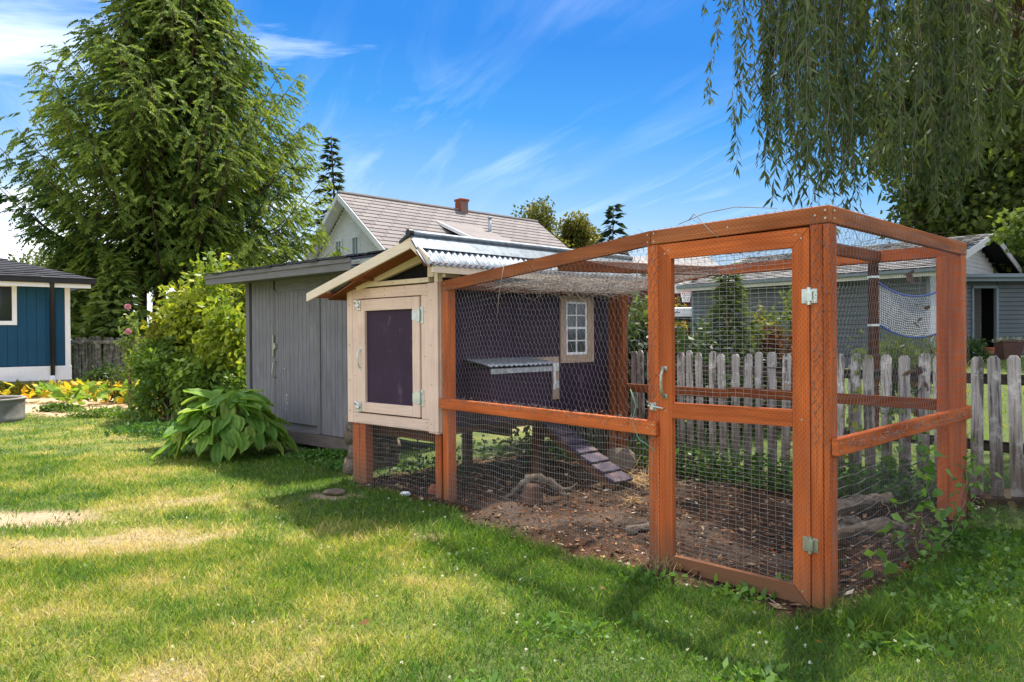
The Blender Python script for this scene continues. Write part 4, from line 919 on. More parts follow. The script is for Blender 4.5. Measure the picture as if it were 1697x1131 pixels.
# window in the long wall
wi = sub('window', cp)
def sb(name, v0, v1, z0, z1, y0, y1, mat, par): return MB().box(CS, v0, v1, y0, y1, z0, z1, .002).build(name, M[mat], par)
sb('casing', 1.565, 1.645, 1.095, 1.795, .001, .025, 'beige_worn', wi); sb('casing', 1.985, 2.09, 1.095, 1.795, .001, .025, 'beige_worn', wi); sb('casing', 1.6465, 1.9835, 1.735, 1.795, .001, .024, 'beige_worn', wi); sb('casing', 1.6465, 1.9835, 1.095, 1.175, .001, .027, 'beige_worn', wi)
for v0, v1, z0, z1 in ((1.647, 1.672, 1.177, 1.733), (1.958, 1.983, 1.177, 1.733), (1.672, 1.958, 1.71, 1.733), (1.672, 1.958, 1.177, 1.205), (1.672, 1.958, 1.445, 1.47), (1.808, 1.822, 1.205, 1.445), (1.808, 1.822, 1.47, 1.71), (1.672, 1.958, 1.318, 1.332), (1.672, 1.958, 1.583, 1.597)):
    sb('sash_bar', v0, v1, z0, z1, .004, .018, 'white', wi)
sb('pane', 1.648, 1.982, 1.178, 1.732, .001, .006, 'glass', wi)
# nest box with its little tin awning, hinge board
nb_ = sub('nest_box', cp)
MB().box(CS, .34, 1.10, .001, .29, .60, 1.085).build('box', M['purple'], nb_)
def aw(v, b, dz): return CS(v, b, 1.165-(b/.34)*.055+dz)
corrugated(aw, .26, 1.14, .0, .345, .062, .007, 3, 'galv_old', nb_, 'awning')
MB().box(CS, .33, 1.115, .292, .312, 1.04, 1.09).build('front_trim', M['galv_old'], nb_)
MB().box(CS, 1.435, 1.535, .001, .02, .73, 1.165).build('hinge_board', M['beige_worn'], cp); MB().box(CS, 1.15, 1.433, .001, .018, 1.11, 1.165).build('hinge_board', M['beige_worn'], cp)
MB().box(CS, 1.437, 1.475, .021, .03, .83, 1.10).build('hinge_strip', M['white'], cp)
for zc in (1.06, .88): MB().box(CS, 1.48, 1.525, .021, .028, zc-.04, zc+.04).build('hinge', M['steel'], cp)
# ramp down to the floor of the run
rp = sub('ramp', cp); A = CS(1.33, .02, .52); Bp = np.array([1.0, 6.70, .02]); dd = Bp-A; L_ = np.linalg.norm(dd); a_ = dd/L_; b_ = np.cross(Z, a_); b_ /= np.linalg.norm(b_); c_ = np.cross(a_, b_)
RFm = Fr(A, a_, b_, c_); nT = 7
for k in range(nT):
    t0 = k*L_/nT; f = Fr(RFm(t0, 0, 0), a_+c_*.13, b_, c_)
    MB().box(f, .0, L_/nT*.97, -.13, .13, .0, .03, .004).build('tread', M['purple_ramp'], rp)
MB().box(RFm, 0, L_, -.11, -.07, -.06, .0).build('stringer', M['timber_dark'], rp); MB().box(RFm, 0, L_, .07, .11, -.06, .0).build('stringer', M['timber_dark'], rp)

# ------------------------------------------------------------------ chicken run
rn = thing('chicken_run', PEN(1.7, 1.2, 0), 'open timber framed chicken run with wire mesh sides and a gate', 'chicken run')
def pbox(name, u0, u1, v0, v1, z0, z1, mat='timber', par=None): return MB().box(PEN, u0, u1, v0, v1, z0, z1, .004).build(name, M[mat], par or rn)
HT = 2.035; HB = 1.946
pbox('post', .0, .038, .003, .092, -.15, HB-.002); pbox('post', .0395, .105, -.002, .036, -.15, HB-.002)
pbox('post', 1.106, 1.195, -.002, .036, -.2, HB-.002); pbox('post', 3.44, 3.53, .0, .088, -.25, 1.79)
pbox('post', .0, .088, 2.275, 2.40, -.1, HB-.002); pbox('post', .09, .18, 2.31, 2.40, -.1, HB-.002)
pbox('post', 3.29, 3.378, 2.30, 2.39, -.2, 1.86, 'timber_plain'); pbox('post', 3.40, 3.488, 2.28, 2.37, -.2, 1.86, 'timber_plain')
mb = MB(); mb.box(PEN, -.002, 1.164, -.004, .034, HB, HT, .004); mb.build('top_rail', M['timber_weathered'], rn)
zL = 1.862
mb = MB(); mb.prism(PEN, [(1.166, HB), (1.166, HT), (3.545, zL), (3.545, zL-.092)], -.004, .034); mb.build('top_rail', M['timber_weathered'], rn)
pbox('top_rail', -.003, .035, .036, 2.405, HB, HT, 'timber_weathered')
pbox('top_rail', .037, 2.18, 2.366, 2.404, HB, HT)
mb = MB(); mb.prism(PEN, [(2.182, HB), (2.182, HT-.003), (3.5, zL+.05), (3.5, zL-.042)], 2.366, 2.404); mb.build('top_rail', M['timber_weathered'], rn)
mb = MB(); mb.bar(PEN(2.05, .036, 1.89), PEN(2.16, 2.364, 1.985), .04, .085); mb.build('roof_joist', M['timber_plain'], rn)
mb = MB(); mb.bar(PEN(.62, .036, 1.985), PEN(.62, 2.364, 1.985), .04, .085); mb.build('roof_joist', M['timber_plain'], rn)
mb = MB(); mb.bar(PEN(3.46, .09, 1.83), PEN(3.46, 2.3, 1.84), .04, .085); mb.build('roof_joist', M['timber_plain'], rn)
pbox('middle_rail', 1.1055, 3.53, -.042, -.004, .752, .843); pbox('middle_rail', -.042, -.004, .002, 2.38, .757, .848)
pbox('middle_rail', .18, 2.0, 2.33, 2.368, .80, .885, 'timber_plain'); pbox('middle_rail', 2.002, 3.29, 2.33, 2.368, .775, .86, 'timber_plain')
pbox('door_stop', .06, 1.14, .0362, .058, 1.90, 1.975, 'timber_plain'); pbox('door_stop', 1.08, 1.15, .0362, .056, -.1, 1.895, 'timber_plain'); pbox('door_stop', .06, .125, .0362, .056, -.1, 1.895, 'timber_plain')
# gate
gt = sub('gate', rn); y0, y1 = -.008, .030; gl_, gr_ = 1.098, .1075; gb, gtp = -.055, 1.94; gz0 = lambda u: -.05+.0*(u)
def gp(name, poly, along=0): mb = MB(); mb.prism(PEN, poly, y0, y1, along); return mb.build(name, M['timber'], gt)
w_ = .095
gp('stile', [(gl_, gb), (gl_, gtp), (gl_-w_, gtp-w_-.002), (gl_-w_, gb+.08)], 1)
gp('stile', [(gr_, gb+.02), (gr_+w_, gb+.11), (gr_+w_, gtp-w_-.012), (gr_, gtp-.010)], 1)
gp('top_rail', [(gl_-.002, gtp), (gr_+.002, gtp-.008), (gr_+w_-.001, gtp-w_-.008), (gl_-w_+.001, gtp-w_+.001)])
mb = MB(); mb.prism(PEN, [(gl_-.002, gb-.004), (gl_-w_+.001, gb+.078), (gr_+w_-.001, gb+.106), (gr_+.002, gb+.016)], y0-.003, y1-.002); mb.build('bottom_rail', M['timber_plain'], gt)
gp('middle_rail', [(gl_-w_-.0015, .868), (gl_-w_-.0015, .962), (gr_+w_+.0015, .978), (gr_+w_+.0015, .888)])
for zc, mt in ((1.578, 'steel'), (.286, 'gold')):
    mb = MB(); mb.box(PEN, .111, .147, -.0135, -.0085, zc-.04, zc+.035, .003); mb.box(PEN, .064, .101, -.0085, -.0025, zc-.04, zc+.035, .003); mb.tube([PEN(.106, -.014, zc-.048), PEN(.106, -.014, zc+.042)], .011, 10)
    mb.box(PEN, .088, .124, -.024, -.012, zc-.03, zc+.026, .005)
    for a in (.072, .088, .126, .14):
        for b in (-.028, .022): mb.tube([PEN(a, -.010, zc+b), PEN(a, -.016, zc+b)], .005, 6)
    mb.build('hinge', M[mt], gt)
mb = MB(); mb.box(PEN, 1.036, 1.078, -.013, -.0085, 1.155, 1.185, .002); mb.box(PEN, 1.036, 1.078, -.013, -.0085, .985, 1.015, .002)
mb.tube([PEN(1.057, -.012, 1.17), PEN(1.057, -.03, 1.165), PEN(1.057, -.047, 1.13), PEN(1.057, -.05, 1.085), PEN(1.057, -.047, 1.04), PEN(1.057, -.03, 1.005), PEN(1.057, -.012, 1.0)], .010, 8); mb.build('handle', M['gold'], gt, True)
mb = MB(); mb.box(PEN, 1.125, 1.175, -.010, -.003, .905, .955, .003); mb.tube([PEN(1.18, -.022, .935), PEN(1.06, -.022, .925)], .006, 8); mb.box(PEN, 1.135, 1.165, -.028, -.010, .91, .95, .004); mb.tube([PEN(1.155, -.022, .935), PEN(1.165, -.05, .965)], .006, 6); mb.build('latch', M['steel'], gt)
for (z0, z1, sd) in ((.965, 1.86, 1), (.03, .90, 2)):
    a, b = weld(PEN, gr_+w_-.03, gl_-w_+.03, z0, z1, .0508, .0254, .034, .0011, .0025, seed=sd); new_obj('wire_mesh', a-root_loc(rn), b, M['wire_dark'], gt)
# netting and welded wire on the sides
zt_ = lambda u: (HB+.03 if u < 1.166 else HB+.03-(u-1.166)*(HT-zL)/2.38)
a, b = hexnet(PEN, 1.12, 3.5, lambda x: .70, lambda x: zt_(x), .043, -.012, .0010, 1, .012); new_obj('hexagon_netting', a-root_loc(rn), b, M['wire'], rn)
SIDE = Fr(C, V, -U1*-1)
a, b = hexnet(Fr(C, V, U1), .0, 2.38, lambda x: .76, lambda x: HT-.02, .042, -.012, .00075, 2, .010); new_obj('hexagon_netting', a-root_loc(rn), b, M['wire'], rn)
a, b = hexnet(PEN, .0, .1, lambda x: .80, lambda x: HT-.02, .040, -.009, .0009, 5, .002); new_obj('hexagon_netting', a-root_loc(rn), b, M['wire'], rn)
# roof netting, sagging
def rooffr(x, y, z):   # x=u, z=v ; sag
    s = math.sin(math.pi*min(max(x/3.5, 0), 1))*math.sin(math.pi*min(max(z/2.38, 0), 1)); h = HT+.004-(max(0, x-1.4)*.115)
    return PEN(x, z, h-.05*s+y)
class RoofFr:
    def __call__(s, x, y, z): return rooffr(x, y, z)
a, b = hexnet(RoofFr(), .0, 3.5, lambda x: .0, lambda x: 2.38, .05, 0, .0009, 3, .008); new_obj('roof_netting', a-root_loc(rn), b, M['wire'], rn)
a, b = weld(PEN, 1.13, 3.44, -.07, .79, .0254, .045, -.010, .0012, .004, seed=5); new_obj('welded_wire', a-root_loc(rn), b, M['wire_dark'], rn)
a, b = weld(Fr(C, V, U1), .0, 2.38, -.02, .80, .0254, .055, -.010, .0008, .0045, seed=7); new_obj('welded_wire', a-root_loc(rn), b, M['wire'], rn)
# staples and cut wire ends along the posts and rails
mb = MB(); r_ = random.Random(4)
for k in range(60):
    if k < 24: c0 = PEN(r_.uniform(1.12, 1.19), -.005, r_.uniform(.9, 1.9))
    elif k < 46: c0 = PEN(r_.uniform(.01, .1), -.006, r_.uniform(.9, 2.0))
    else: c0 = PEN(-.006, r_.uniform(.02, .09), r_.uniform(.3, 1.9))
    d = np.array([r_.uniform(-1, 1), -.3, r_.uniform(-1, 1)]); d /= np.linalg.norm(d); e = np.array([r_.uniform(-1, 1), -.6, r_.uniform(-1, 1)])*.010
    mb.tube([c0-d*.012, c0+e*.5, c0+d*.013], .0016, 4)
mb.build('staples', M['galv'], rn)['kind'] = 'stuff'
mb = MB()
for u, z in ((.02, 1.97), (.02, 2.01), (1.14, 1.965), (1.14, 2.015), (1.19, 1.965), (1.19, 2.01), (.075, 1.99), (3.48, 1.80), (3.48, 1.84), (2.3, 1.90), (.6, 1.99)): mb.tube([PEN(u, -.0035, z), PEN(u, -.0065, z)], .006, 8)
for u, z in ((1.13, .775), (1.13, .82), (3.47, .775), (3.47, .82), (1.17, .80)): mb.tube([PEN(u, -.0415, z), PEN(u, -.0445, z)], .006, 8)
for v, z in ((.03, .78), (.03, .825), (2.3, .78), (2.33, .83), (.05, 1.97), (.05, 2.01), (2.36, 1.97)): mb.tube([PEN(-.0415 if z < 1 else -.0035, v, z), PEN(-.0445 if z < 1 else -.0065, v, z)], .006, 8)
for u, z in ((1.05, 1.88), (1.02, 1.90), (.15, 1.88), (.18, 1.90), (1.05, .91), (.15, .93), (1.05, .0), (.15, .03)): mb.tube([PEN(u, -.0075, z), PEN(u, -.0105, z)], .0055, 8)
mb.build('screw_heads', M['gold'], rn)['kind'] = 'stuff'
def curls(n, fpos, rad, seed, r0=.0016):
    r_ = random.Random(seed); p0, p1 = [], []
    for k in range(n):
        c0 = fpos(r_); q = c0; d = np.array([r_.gauss(0, 1) for _ in range(3)]); d /= np.linalg.norm(d); ax = np.array([r_.gauss(0, 1) for _ in range(3)]); ax /= np.linalg.norm(ax)
        for s in range(6):
            d = d+np.cross(ax, d)*.55; d /= np.linalg.norm(d); q2 = q+d*rad*r_.uniform(.6, 1.2); p0.append(q); p1.append(q2); q = q2
    return tubes(p0, p1, r0, 3)
a, b = curls(330, lambda r: PEN(1.2+2.3*r.random(), -.045+r.gauss(0, .005), .835+r.gauss(.0, .014)), .006, 11, .0013); o = new_obj('dry_vine', a, b, M['twig']); tag(o, 'dry tendrils tangled along the front middle rail of the run', 'dry vine')
a, b = curls(300, lambda r: PEN(-.045+r.gauss(0, .005), .1+2.25*r.random(), .80+r.gauss(0, .016)), .006, 12, .0013); o = new_obj('dry_vine', a, b, M['twig']); tag(o, 'dry tendrils tangled along the side middle rail of the run', 'dry vine')
# dead twigs heaped on the roof netting
def twigs(n, f, l0, l1, seed, flat=.25, r0=.0022):
    r_ = random.Random(seed); p0, p1, rr = [], [], []
    for k in range(n):
        q = f(r_); th = r_.random()*6.28; d = np.array([math.cos(th), math.sin(th), r_.gauss(0, flat)]); L = r_.uniform(l0, l1); m_ = 4; rad = r0*r_.uniform(.6, 1.5)
        for s in range(m_):
            d = d+np.array([r_.gauss(0, .22), r_.gauss(0, .22), r_.gauss(0, .12)]); q2 = q+d/np.linalg.norm(d)*L/m_; p0.append(q); p1.append(q2); rr.append(rad*(1-s*.18)); q = q2
    return tubes(p0, p1, np.array(rr), 4)
def heap(r):
    u = min(3.45, max(2.2, r.gauss(2.95, .38))); v = r.uniform(.5, 2.3); return rooffr(u, .0, v)+Z*r.uniform(-.015, .03)
a, b = twigs(480, heap, .15, .5, 21, .10); o = new_obj('dead_twigs', a, b, M['twig']); tag(o, 'thick mat of dead grey twigs lying on the coop end of the run roof', 'dead twigs', kind='stuff')
a, b = twigs(170, lambda r: rooffr(r.uniform(.05, 2.6), .0, r.uniform(.1, 2.35))+Z*r.uniform(0, .02), .12, .4, 22, .1, .0016); o = new_obj('fallen_twigs', a, b, M['twig_dark']); tag(o, 'loose dark twigs scattered over the gate end of the run roof', 'twigs', kind='stuff')
for lab, pts in (('pale stem hanging down the netting by the coop post', [PEN(2.62, -.03, 1.93), PEN(2.66, -.05, 1.7), PEN(2.7, -.04, 1.5)]), ('bent pale stem caught on the rail above the gate', [PEN(.86, -.02, 2.06), PEN(.80, -.05, 2.09), PEN(.70, -.04, 1.98), PEN(.64, -.03, 1.93)]), ('long arching twig lying on the rail above the gate', [PEN(.95, .0, 2.05), PEN(.75, -.01, 2.09), PEN(.55, .0, 2.10), PEN(.3, .02, 2.06)]), ('slanting pale twig hanging inside the netting beside the gate', [PEN(1.5, .3, 1.9), PEN(1.6, .35, 1.6), PEN(1.72, .4, 1.35)])):
    o = MB().tube(pts, [.0028]*(len(pts)-1)+[.0015], 5).build('loose_stem', M['twig'], None, True); tag(o, lab, 'stem', 'loose stems on the run')
o = MB().tube([PEN(1.32, -.03, 1.03), PEN(1.27, -.035, .93), PEN(1.30, -.04, .82), PEN(1.24, -.045, .72), PEN(1.12, -.03, .66)], .003, 5).build('green_twine', paint('green_twine', (.12, .35, .2), .7), None, True); tag(o, 'loose green twine tied beside the gate latch', 'twine')

# things on the floor of the run
def gp_(x, y, dz=0): return np.array([x, y, float(gz(x, y))+dz])
def log_mesh(name, pts, rads, lab, cat='log', group=None, mat='log', n=9):
    mb = MB(); P_ = []; R_ = []
    for i in range(len(pts)-1):
        for t in np.linspace(0, 1, 5)[:-1]: P_.append(np.array(pts[i])*(1-t)+np.array(pts[i+1])*t+rng.normal(0, .006, 3)); R_.append((rads[i]*(1-t)+rads[i+1]*t)*rng.uniform(.78, 1.18))
    P_.append(np.array(pts[-1])); R_.append(rads[-1]); mb.tube(P_, R_, n)
    for i in range(len(mb.v)): mb.v[i] = mb.v[i]+rng.normal(0, rads[0]*.13, 3)
    return tag(mb.build(name, M[mat], None, True), lab, cat, group)
a0 = gp_(.18, 6.42); log_mesh('root_branch', [a0+(-.30, -.04, .03), a0+(-.20, -.03, .05), a0+(-.10, .0, .15), a0+(.02, .02, .20), a0+(.14, .0, .17), a0+(.25, -.02, .08), a0+(.30, -.05, .04)], [.014, .024, .034, .04, .036, .026, .012], 'arched grey root branch lying on the floor of the run', 'branch')
log_mesh('branch_spur', [a0+(.24, -.02, .09), a0+(.34, -.03, .12), a0+(.38, -.03, .16)], [.018, .016, .006], 'pale broken spur sticking up beside the arched root', 'branch')
log_mesh('hollow_stump', [a0+(-.02, .04, -.05), a0+(.0, .04, .15)], [.15, .11], 'dark earthy stump under the arched root', 'stump', None, 'bark', 12)
log_mesh('stick', [gp_(.82, 5.26, .025), gp_(1.12, 5.52, .05)], [.032, .028], 'thick stick lying by the gate jamb inside the run', 'stick')
for k, (pts, rad, lab) in enumerate((
    ([gp_(2.15, 5.02, .09), gp_(2.48, 5.02, .12), gp_(2.72, 5.12, .10)], [.05, .055, .03], 'pale split log nearest the side netting'),
    ([gp_(2.2, 5.25, .07), gp_(2.5, 5.35, .09)], [.045, .04], 'short dark log behind the pale split log'),
    ([gp_(2.35, 5.6, .08), gp_(2.75, 5.7, .14), gp_(2.95, 5.75, .12)], [.055, .06, .04], 'long weathered log furthest back in the log heap'))):
    log_mesh('split_log', pts, rad, lab, 'log', 'logs heaped inside the side netting')
for k in range(4):
    bse = np.array([-1.56+.03*(k % 2), 7.62, -.05+.12+k*.145]); log_mesh('stacked_log', [bse+(-.14, -.12, 0), bse+(.05, .0, .0), bse+(.3, .3, .0)], [.075, .085, .07], ['lowest log of the stack between shed and coop', 'second log up in the stack between shed and coop', 'third log up in the stack between shed and coop', 'topmost log of the stack between shed and coop'][k], 'log', 'logs stacked between shed and coop', 'log')
def rock(p, s, lab, mat='rock', seed=0):
    bm = bmesh.new(); bmesh.ops.create_icosphere(bm, subdivisions=2, radius=1); r_ = random.Random(seed)
    for v in bm.verts: v.co = Vector((v.co.x*s[0], v.co.y*s[1], v.co.z*s[2]))*r_.uniform(.82, 1.12)+Vector(tuple(p))
    me = bpy.data.meshes.new('rock'); bm.to_mesh(me); bm.free(); me.materials.append(M[mat]); o = bpy.data.objects.new('rock', me); COL.objects.link(o); return tag(o, lab, 'rock')
rock(gp_(-1.66, 6.85, .02), (.11, .075, .028), 'flat brown stone half buried in the lawn by the coop leg', 'rock', 2)
rock(gp_(-.72, 6.75, .03), (.06, .05, .06), 'reddish clod of earth under the coop skirt', 'terracotta', 3); rock(gp_(-.98, 6.70, .02), (.05, .03, .025), 'small white stone under the coop skirt', 'white', 4)
rock(gp_(1.1, 7.6, .12), (.16, .12, .15), 'grey boulder behind the ramp', 'rock', 5)
a, b = twigs(150, lambda r: gp_(1.22+r.gauss(0, .09), 6.95+r.gauss(0, .10), .03+abs(r.gauss(0, .03))), .08, .32, 31, .3, .003); tag(new_obj('straw_clump', a, b, M['straw']), 'clump of tan straw beside the foot of the ramp', 'straw')
a, b = twigs(40, lambda r: gp_(1.02+r.gauss(0, .03), 6.28+r.gauss(0, .03), .02+abs(r.gauss(0, .03))), .05, .14, 32, .6, .003); tag(new_obj('straw_clump', a, b, M['straw']), 'small upright tuft of straw in front of the ramp', 'straw')
# dry grass stalks by the gate jamb
n = 90; x = rng.normal(.88, .09, n); y = rng.normal(4.50, .05, n); vs, fs, cc = blades(x, y, rng.uniform(.05, .16, n), rng.uniform(.002, .004, n), lerp((.45, .36, .17), (.62, .52, .3), rng.random(n)), .7); tag(new_obj('dry_stalks', vs, fs, M['grass'], cols=cc), 'tuft of dry straw coloured stalks at the foot of the gate jamb', 'dry grass', kind='stuff')
n = 420; x = rng.normal(1.70, .13, n); y = rng.normal(3.56, .07, n); vs, fs, cc = blades(x, y, rng.uniform(.07, .17, n), rng.uniform(.0025, .0045, n), lerp((.05, .10, .02), (.10, .16, .035), rng.random(n)), .5); tag(new_obj('grass_tuft', vs, fs, M['grass'], cols=cc), 'tall dark green grass tuft round the foot of the corner post', 'grass tuft', kind='stuff')
# tank at the left
tk = np.array([-9.33, 12.95, -.10]); tt = thing('stock_tank', tk, 'low round stained metal tank with pale rim at the left edge', 'tank')
MB().lathe(tk, [(.0, .0), (.66, 0), (.665, .12), (.66, .13), (.665, .30), (.665, .43)], 40).build('wall', M['tank'], tt, True)
MB().lathe(tk, [(.66, .42), (.685, .425), (.685, .45), (.63, .45), (.63, .42)], 40).build('rim', M['concrete'], tt, True)
MB().lathe(tk, [(.64, .36), (0, .35)], 40).build('bottom_soil', M['straw'], tt, True)

# ------------------------------------------------------------------ trees and plants
def ray_to(px, py, D):
    f = 1225.0; d = np.array(_R)*(px-848.5)+np.array(_U)*(565.5-py)+np.array(_fw)*f; return np.array([0, 0, 1.38])+d*(D/d[1])
def limb(mb, pts, r0, r1, n=6):
    k = len(pts); mb.tube(pts, [r0+(r1-r0)*i/(k-1) for i in range(k)], n)
def broadleaf(name, base, crown, rad, nleaf, lsz, c0, c1, label, cat='tree', group=None, nclump=45, trunk=.15, aspect=.55, hollow=.55, mat='leaf', spread=.22, seed=1, droop=.25):
    r = np.random.default_rng(seed); base = np.array(base, float); crown = np.array(crown, float); rad = np.array(rad, float)
    t = thing(name, base, label, cat, group)
    cd = r.normal(size=(nclump, 3)); cd /= np.linalg.norm(cd, axis=1, keepdims=True); cr = r.uniform(hollow, 1.0, nclump)**.7; cc = crown+cd*cr[:, None]*rad*.9
    mb = MB(); top = crown+np.array([0, 0, rad[2]*.2])
    limb(mb, [base, base*.6+top*.4+r.normal(0, .05, 3)*rad, top], trunk, trunk*.35, 8)
    for k in range(min(nclump, 26)):
        s = base+(top-base)*r.uniform(.35, .95); limb(mb, [s, (s+cc[k])/2+r.normal(0, .06, 3)*rad, cc[k]], trunk*.32, trunk*.06, 5)
    mb.build('trunk', M['bark'], t, True)
    w = r.integers(0, nclump, nleaf); pos = cc[w]+np.clip(r.normal(0, 1, (nleaf, 3)), -1.7, 1.7)*rad*spread
    d = r.normal(size=(nleaf, 3)); d[:, 2] -= droop; out = (pos-crown)/rad; d = d+out*.5
    sd = r.normal(size=(nleaf, 3)); L = lsz*r.uniform(.6, 1.35, nleaf)
    vs, fs = leaves(pos, d, sd, L, L*aspect, .12, .45)
    tcol = np.clip(r.random(nclump)[w]*.6+r.random(nleaf)*.4, 0, 1); col = lerp(c0, c1, tcol)*r.uniform(.8, 1.2, (nleaf, 1))
    new_obj('crown', vs-root_loc(t), fs, M[mat], t, cols=np.repeat(col, 4, 0)); return t

# big western cedar: drooping sprays on long limbs
def cedar():
    r = np.random.default_rng(11); S_ = 1.316; B = np.array([-13.85, 30, -.05]); G0 = np.array([0, 0, -.40]); t = thing('cedar_tree', B, 'huge bushy cedar with drooping yellow green sprays and twin trunks', 'tree')
    prof_z = [2.4, 3.4, 4.6, 6.0, 7.6, 9.0, 10.2, 11.6, 13.2, 15.4, 17.8]; prof_r = [4.6, 4.8, 4.85, 4.6, 4.0, 3.15, 2.3, 1.55, 1.05, .6, .1]; Q = np.zeros(3)
    for pts_, r0_, r1_ in (([(-.95, .1, 0), (-.9, .1, 2.4), (-.6, .1, 6)], .16, .10), ([(-.40, 0, 0), (-.3, 0, 3.2), (.2, 0, 8), (.3, 0, 16)], .24, .03), ([(.45, .4, 0), (.5, .4, 5)], .2, .1)):
        mb = MB(); limb(mb, [B+np.array(q_)*S_ for q_ in pts_], r0_*S_, r1_*S_, 9); mb.build('trunk', M['bark'], t, True)
    mb = MB(); VS, CC = [], []; n = 560
    for k in range(n):
        z = 2.7+15.0*(k/n)**1.0; az = k*2.399+r.normal(0, .25); Rm = np.interp(z, prof_z, prof_r)*r.uniform(.70, 1.06)
        if z < (4.1 if math.cos(az) < .3 else 3.2): continue
        if math.cos(az+.3) < -.1: Rm = min(Rm, (z-4.0)/.42+2.2)
        hb = r.uniform(-.22, .18)
        if z > 13 and math.sin(az) > .2: continue
        sx = .5 if z < 12 else .3
        o = Q+np.array([np.interp(z, [0, 8, 16], [-.1, .2, .3]), 0, z-.3]); d = np.array([math.cos(az), math.sin(az), 0])
        up = r.uniform(.0, .25) if z < 5 else r.uniform(.08, .48)
        L = Rm; ts = np.linspace(0, 1, 7); pts = [o+d*L*q+np.array([0, 0, L*(up*q*q*1.25-.28*math.sin(math.pi*q)*.9+.02)])+np.array([.2, 0, 0])*q*0 for q in ts]
        limb(mb, [B+G0+q_*S_ for q_ in pts], .05+.02*L/4, .008, 4)
        ns = int(13+L*10.5); q = np.clip(r.uniform(.08, 1.03, ns)**.75, 0, 1.02)
        P_ = np.stack([np.interp(q, ts, [p[i] for p in pts]) for i in range(3)], 1)
        lat = np.array([-d[1], d[0], 0]); lw = r.normal(0, 1, ns)*(.16+.34*(1-np.abs(q-.5)))*.8; P_ = P_+lat*lw[:, None]+np.array([0, 0, 1])*(-np.abs(lw)[:, None]*.25)
        hue = r.random()*.45
        for s in range(ns):
            # one spray: a drooping flat frond of slim segments
            fd = d*r.uniform(.3, .9)+lat*np.sign(lw[s])*r.uniform(.2, .8)+np.array([0, 0, r.uniform(-.75, .12)]); fd /= np.linalg.norm(fd); m = 14; sl = r.uniform(.26, .56)
            a = np.linspace(0.02, 1, m); ctr = P_[s]+fd*sl*a[:, None]+np.array([0, 0, -1])*(a*a*.34*sl)[:, None]
            side = np.cross(fd, np.array([0, 0, 1.])); side /= np.linalg.norm(side)+1e-6
            sg = np.where(np.arange(m) % 2 == 0, 1, -1)[:, None]; dd = fd*.75+side*sg*r.uniform(.4, .8, (m, 1))+np.array([0, 0, -1])*r.uniform(.25, .75, (m, 1))
            sd = side*.6+fd*.3*sg+r.normal(0, .3, (m, 3)); v, _ = leaves(ctr, dd, sd, sl*.42*(1-.45*a), .056*r.uniform(.7, 1.2, m), .1, .4); VS.append(v)
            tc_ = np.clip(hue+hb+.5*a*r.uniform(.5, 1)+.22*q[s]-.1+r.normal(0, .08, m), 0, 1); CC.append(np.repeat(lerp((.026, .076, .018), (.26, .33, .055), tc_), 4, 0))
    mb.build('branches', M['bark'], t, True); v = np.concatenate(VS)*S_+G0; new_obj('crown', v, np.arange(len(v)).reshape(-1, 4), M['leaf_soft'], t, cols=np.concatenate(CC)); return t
cedar()

def conifer(name, base, h, rad, label, c0, c1, group=None, n=70, seg=.34, w=.13, droop=.25, up=.1, seed=1, per=26, r0=None, mat='leaf_soft', gap=0., zmin=.05):
    r = np.random.default_rng(seed); base = np.array(base, float); t = thing(name, base, label, 'tree', group); mb = MB(); limb(mb, [base, base+(r.normal(0, .01*h), 0, h*.5), base+(0, 0, h)], r0 or h*.014, h*.002, 7); mb.build('trunk', M['bark'], t, True)
    mb = MB(); VS, CC = [], []
    for k in range(n):
        f = zmin+(1-zmin)*(k+.5)/n; z = h*f; L = max(.03*h*.3, rad*(1-f)**.85*r.uniform(.65, 1.12)); az = k*2.4+r.normal(0, .3); d = np.array([math.cos(az), math.sin(az), 0]); ts = np.linspace(0, 1, 5)
        pts = [base+np.array([0, 0, z])+d*L*q+np.array([0, 0, L*(up*q-droop*q*q+.30*max(0, q-.7))]) for q in ts]; limb(mb, pts, .012*h*.2+.006, .004, 4)
        m = max(6, int(per*(.35+L/rad))); q = r.uniform(.12 if gap == 0 else gap, 1.02, m); P_ = np.stack([np.interp(q, ts, [p[i] for p in pts]) for i in range(3)], 1); lat = np.array([-d[1], d[0], 0]); lw = r.normal(0, .16*L*(1.15-q), m); P_ = P_+lat*lw[:, None]
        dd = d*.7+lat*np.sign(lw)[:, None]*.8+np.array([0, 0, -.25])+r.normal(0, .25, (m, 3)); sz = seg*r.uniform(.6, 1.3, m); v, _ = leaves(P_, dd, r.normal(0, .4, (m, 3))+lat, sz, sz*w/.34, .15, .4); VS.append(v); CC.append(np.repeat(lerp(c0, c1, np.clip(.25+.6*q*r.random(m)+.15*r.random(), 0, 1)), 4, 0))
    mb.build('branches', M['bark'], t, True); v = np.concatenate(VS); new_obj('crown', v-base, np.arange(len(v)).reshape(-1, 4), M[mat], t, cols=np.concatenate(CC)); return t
DKC = ((.018, .035, .016), (.05, .075, .03))
conifer('spruce_tree', (-10.9, 45, 0), 13.6, 2.7, 'tall dark pointed spruce behind the white gable', (.02, .04, .018), (.075, .10, .035), n=80, seg=.55, w=.10, per=40, seed=3, up=.25, droop=.35)
conifer('spruce_tree', (6.9, 50, 0), 10.2, 2.3, 'thin sparse dark spruce above the sloping run rail', (.012, .028, .02), (.03, .05, .03), n=46, seg=.7, w=.16, per=16, seed=4, up=.5, droop=.2, gap=.3)
conifer('fir_tree', (-21.8, 40, 0), 6.4, 1.6, 'small far fir tip above the blue house roof', (.05, .09, .03), (.14, .18, .05), n=50, seg=.5, per=20, seed=5)
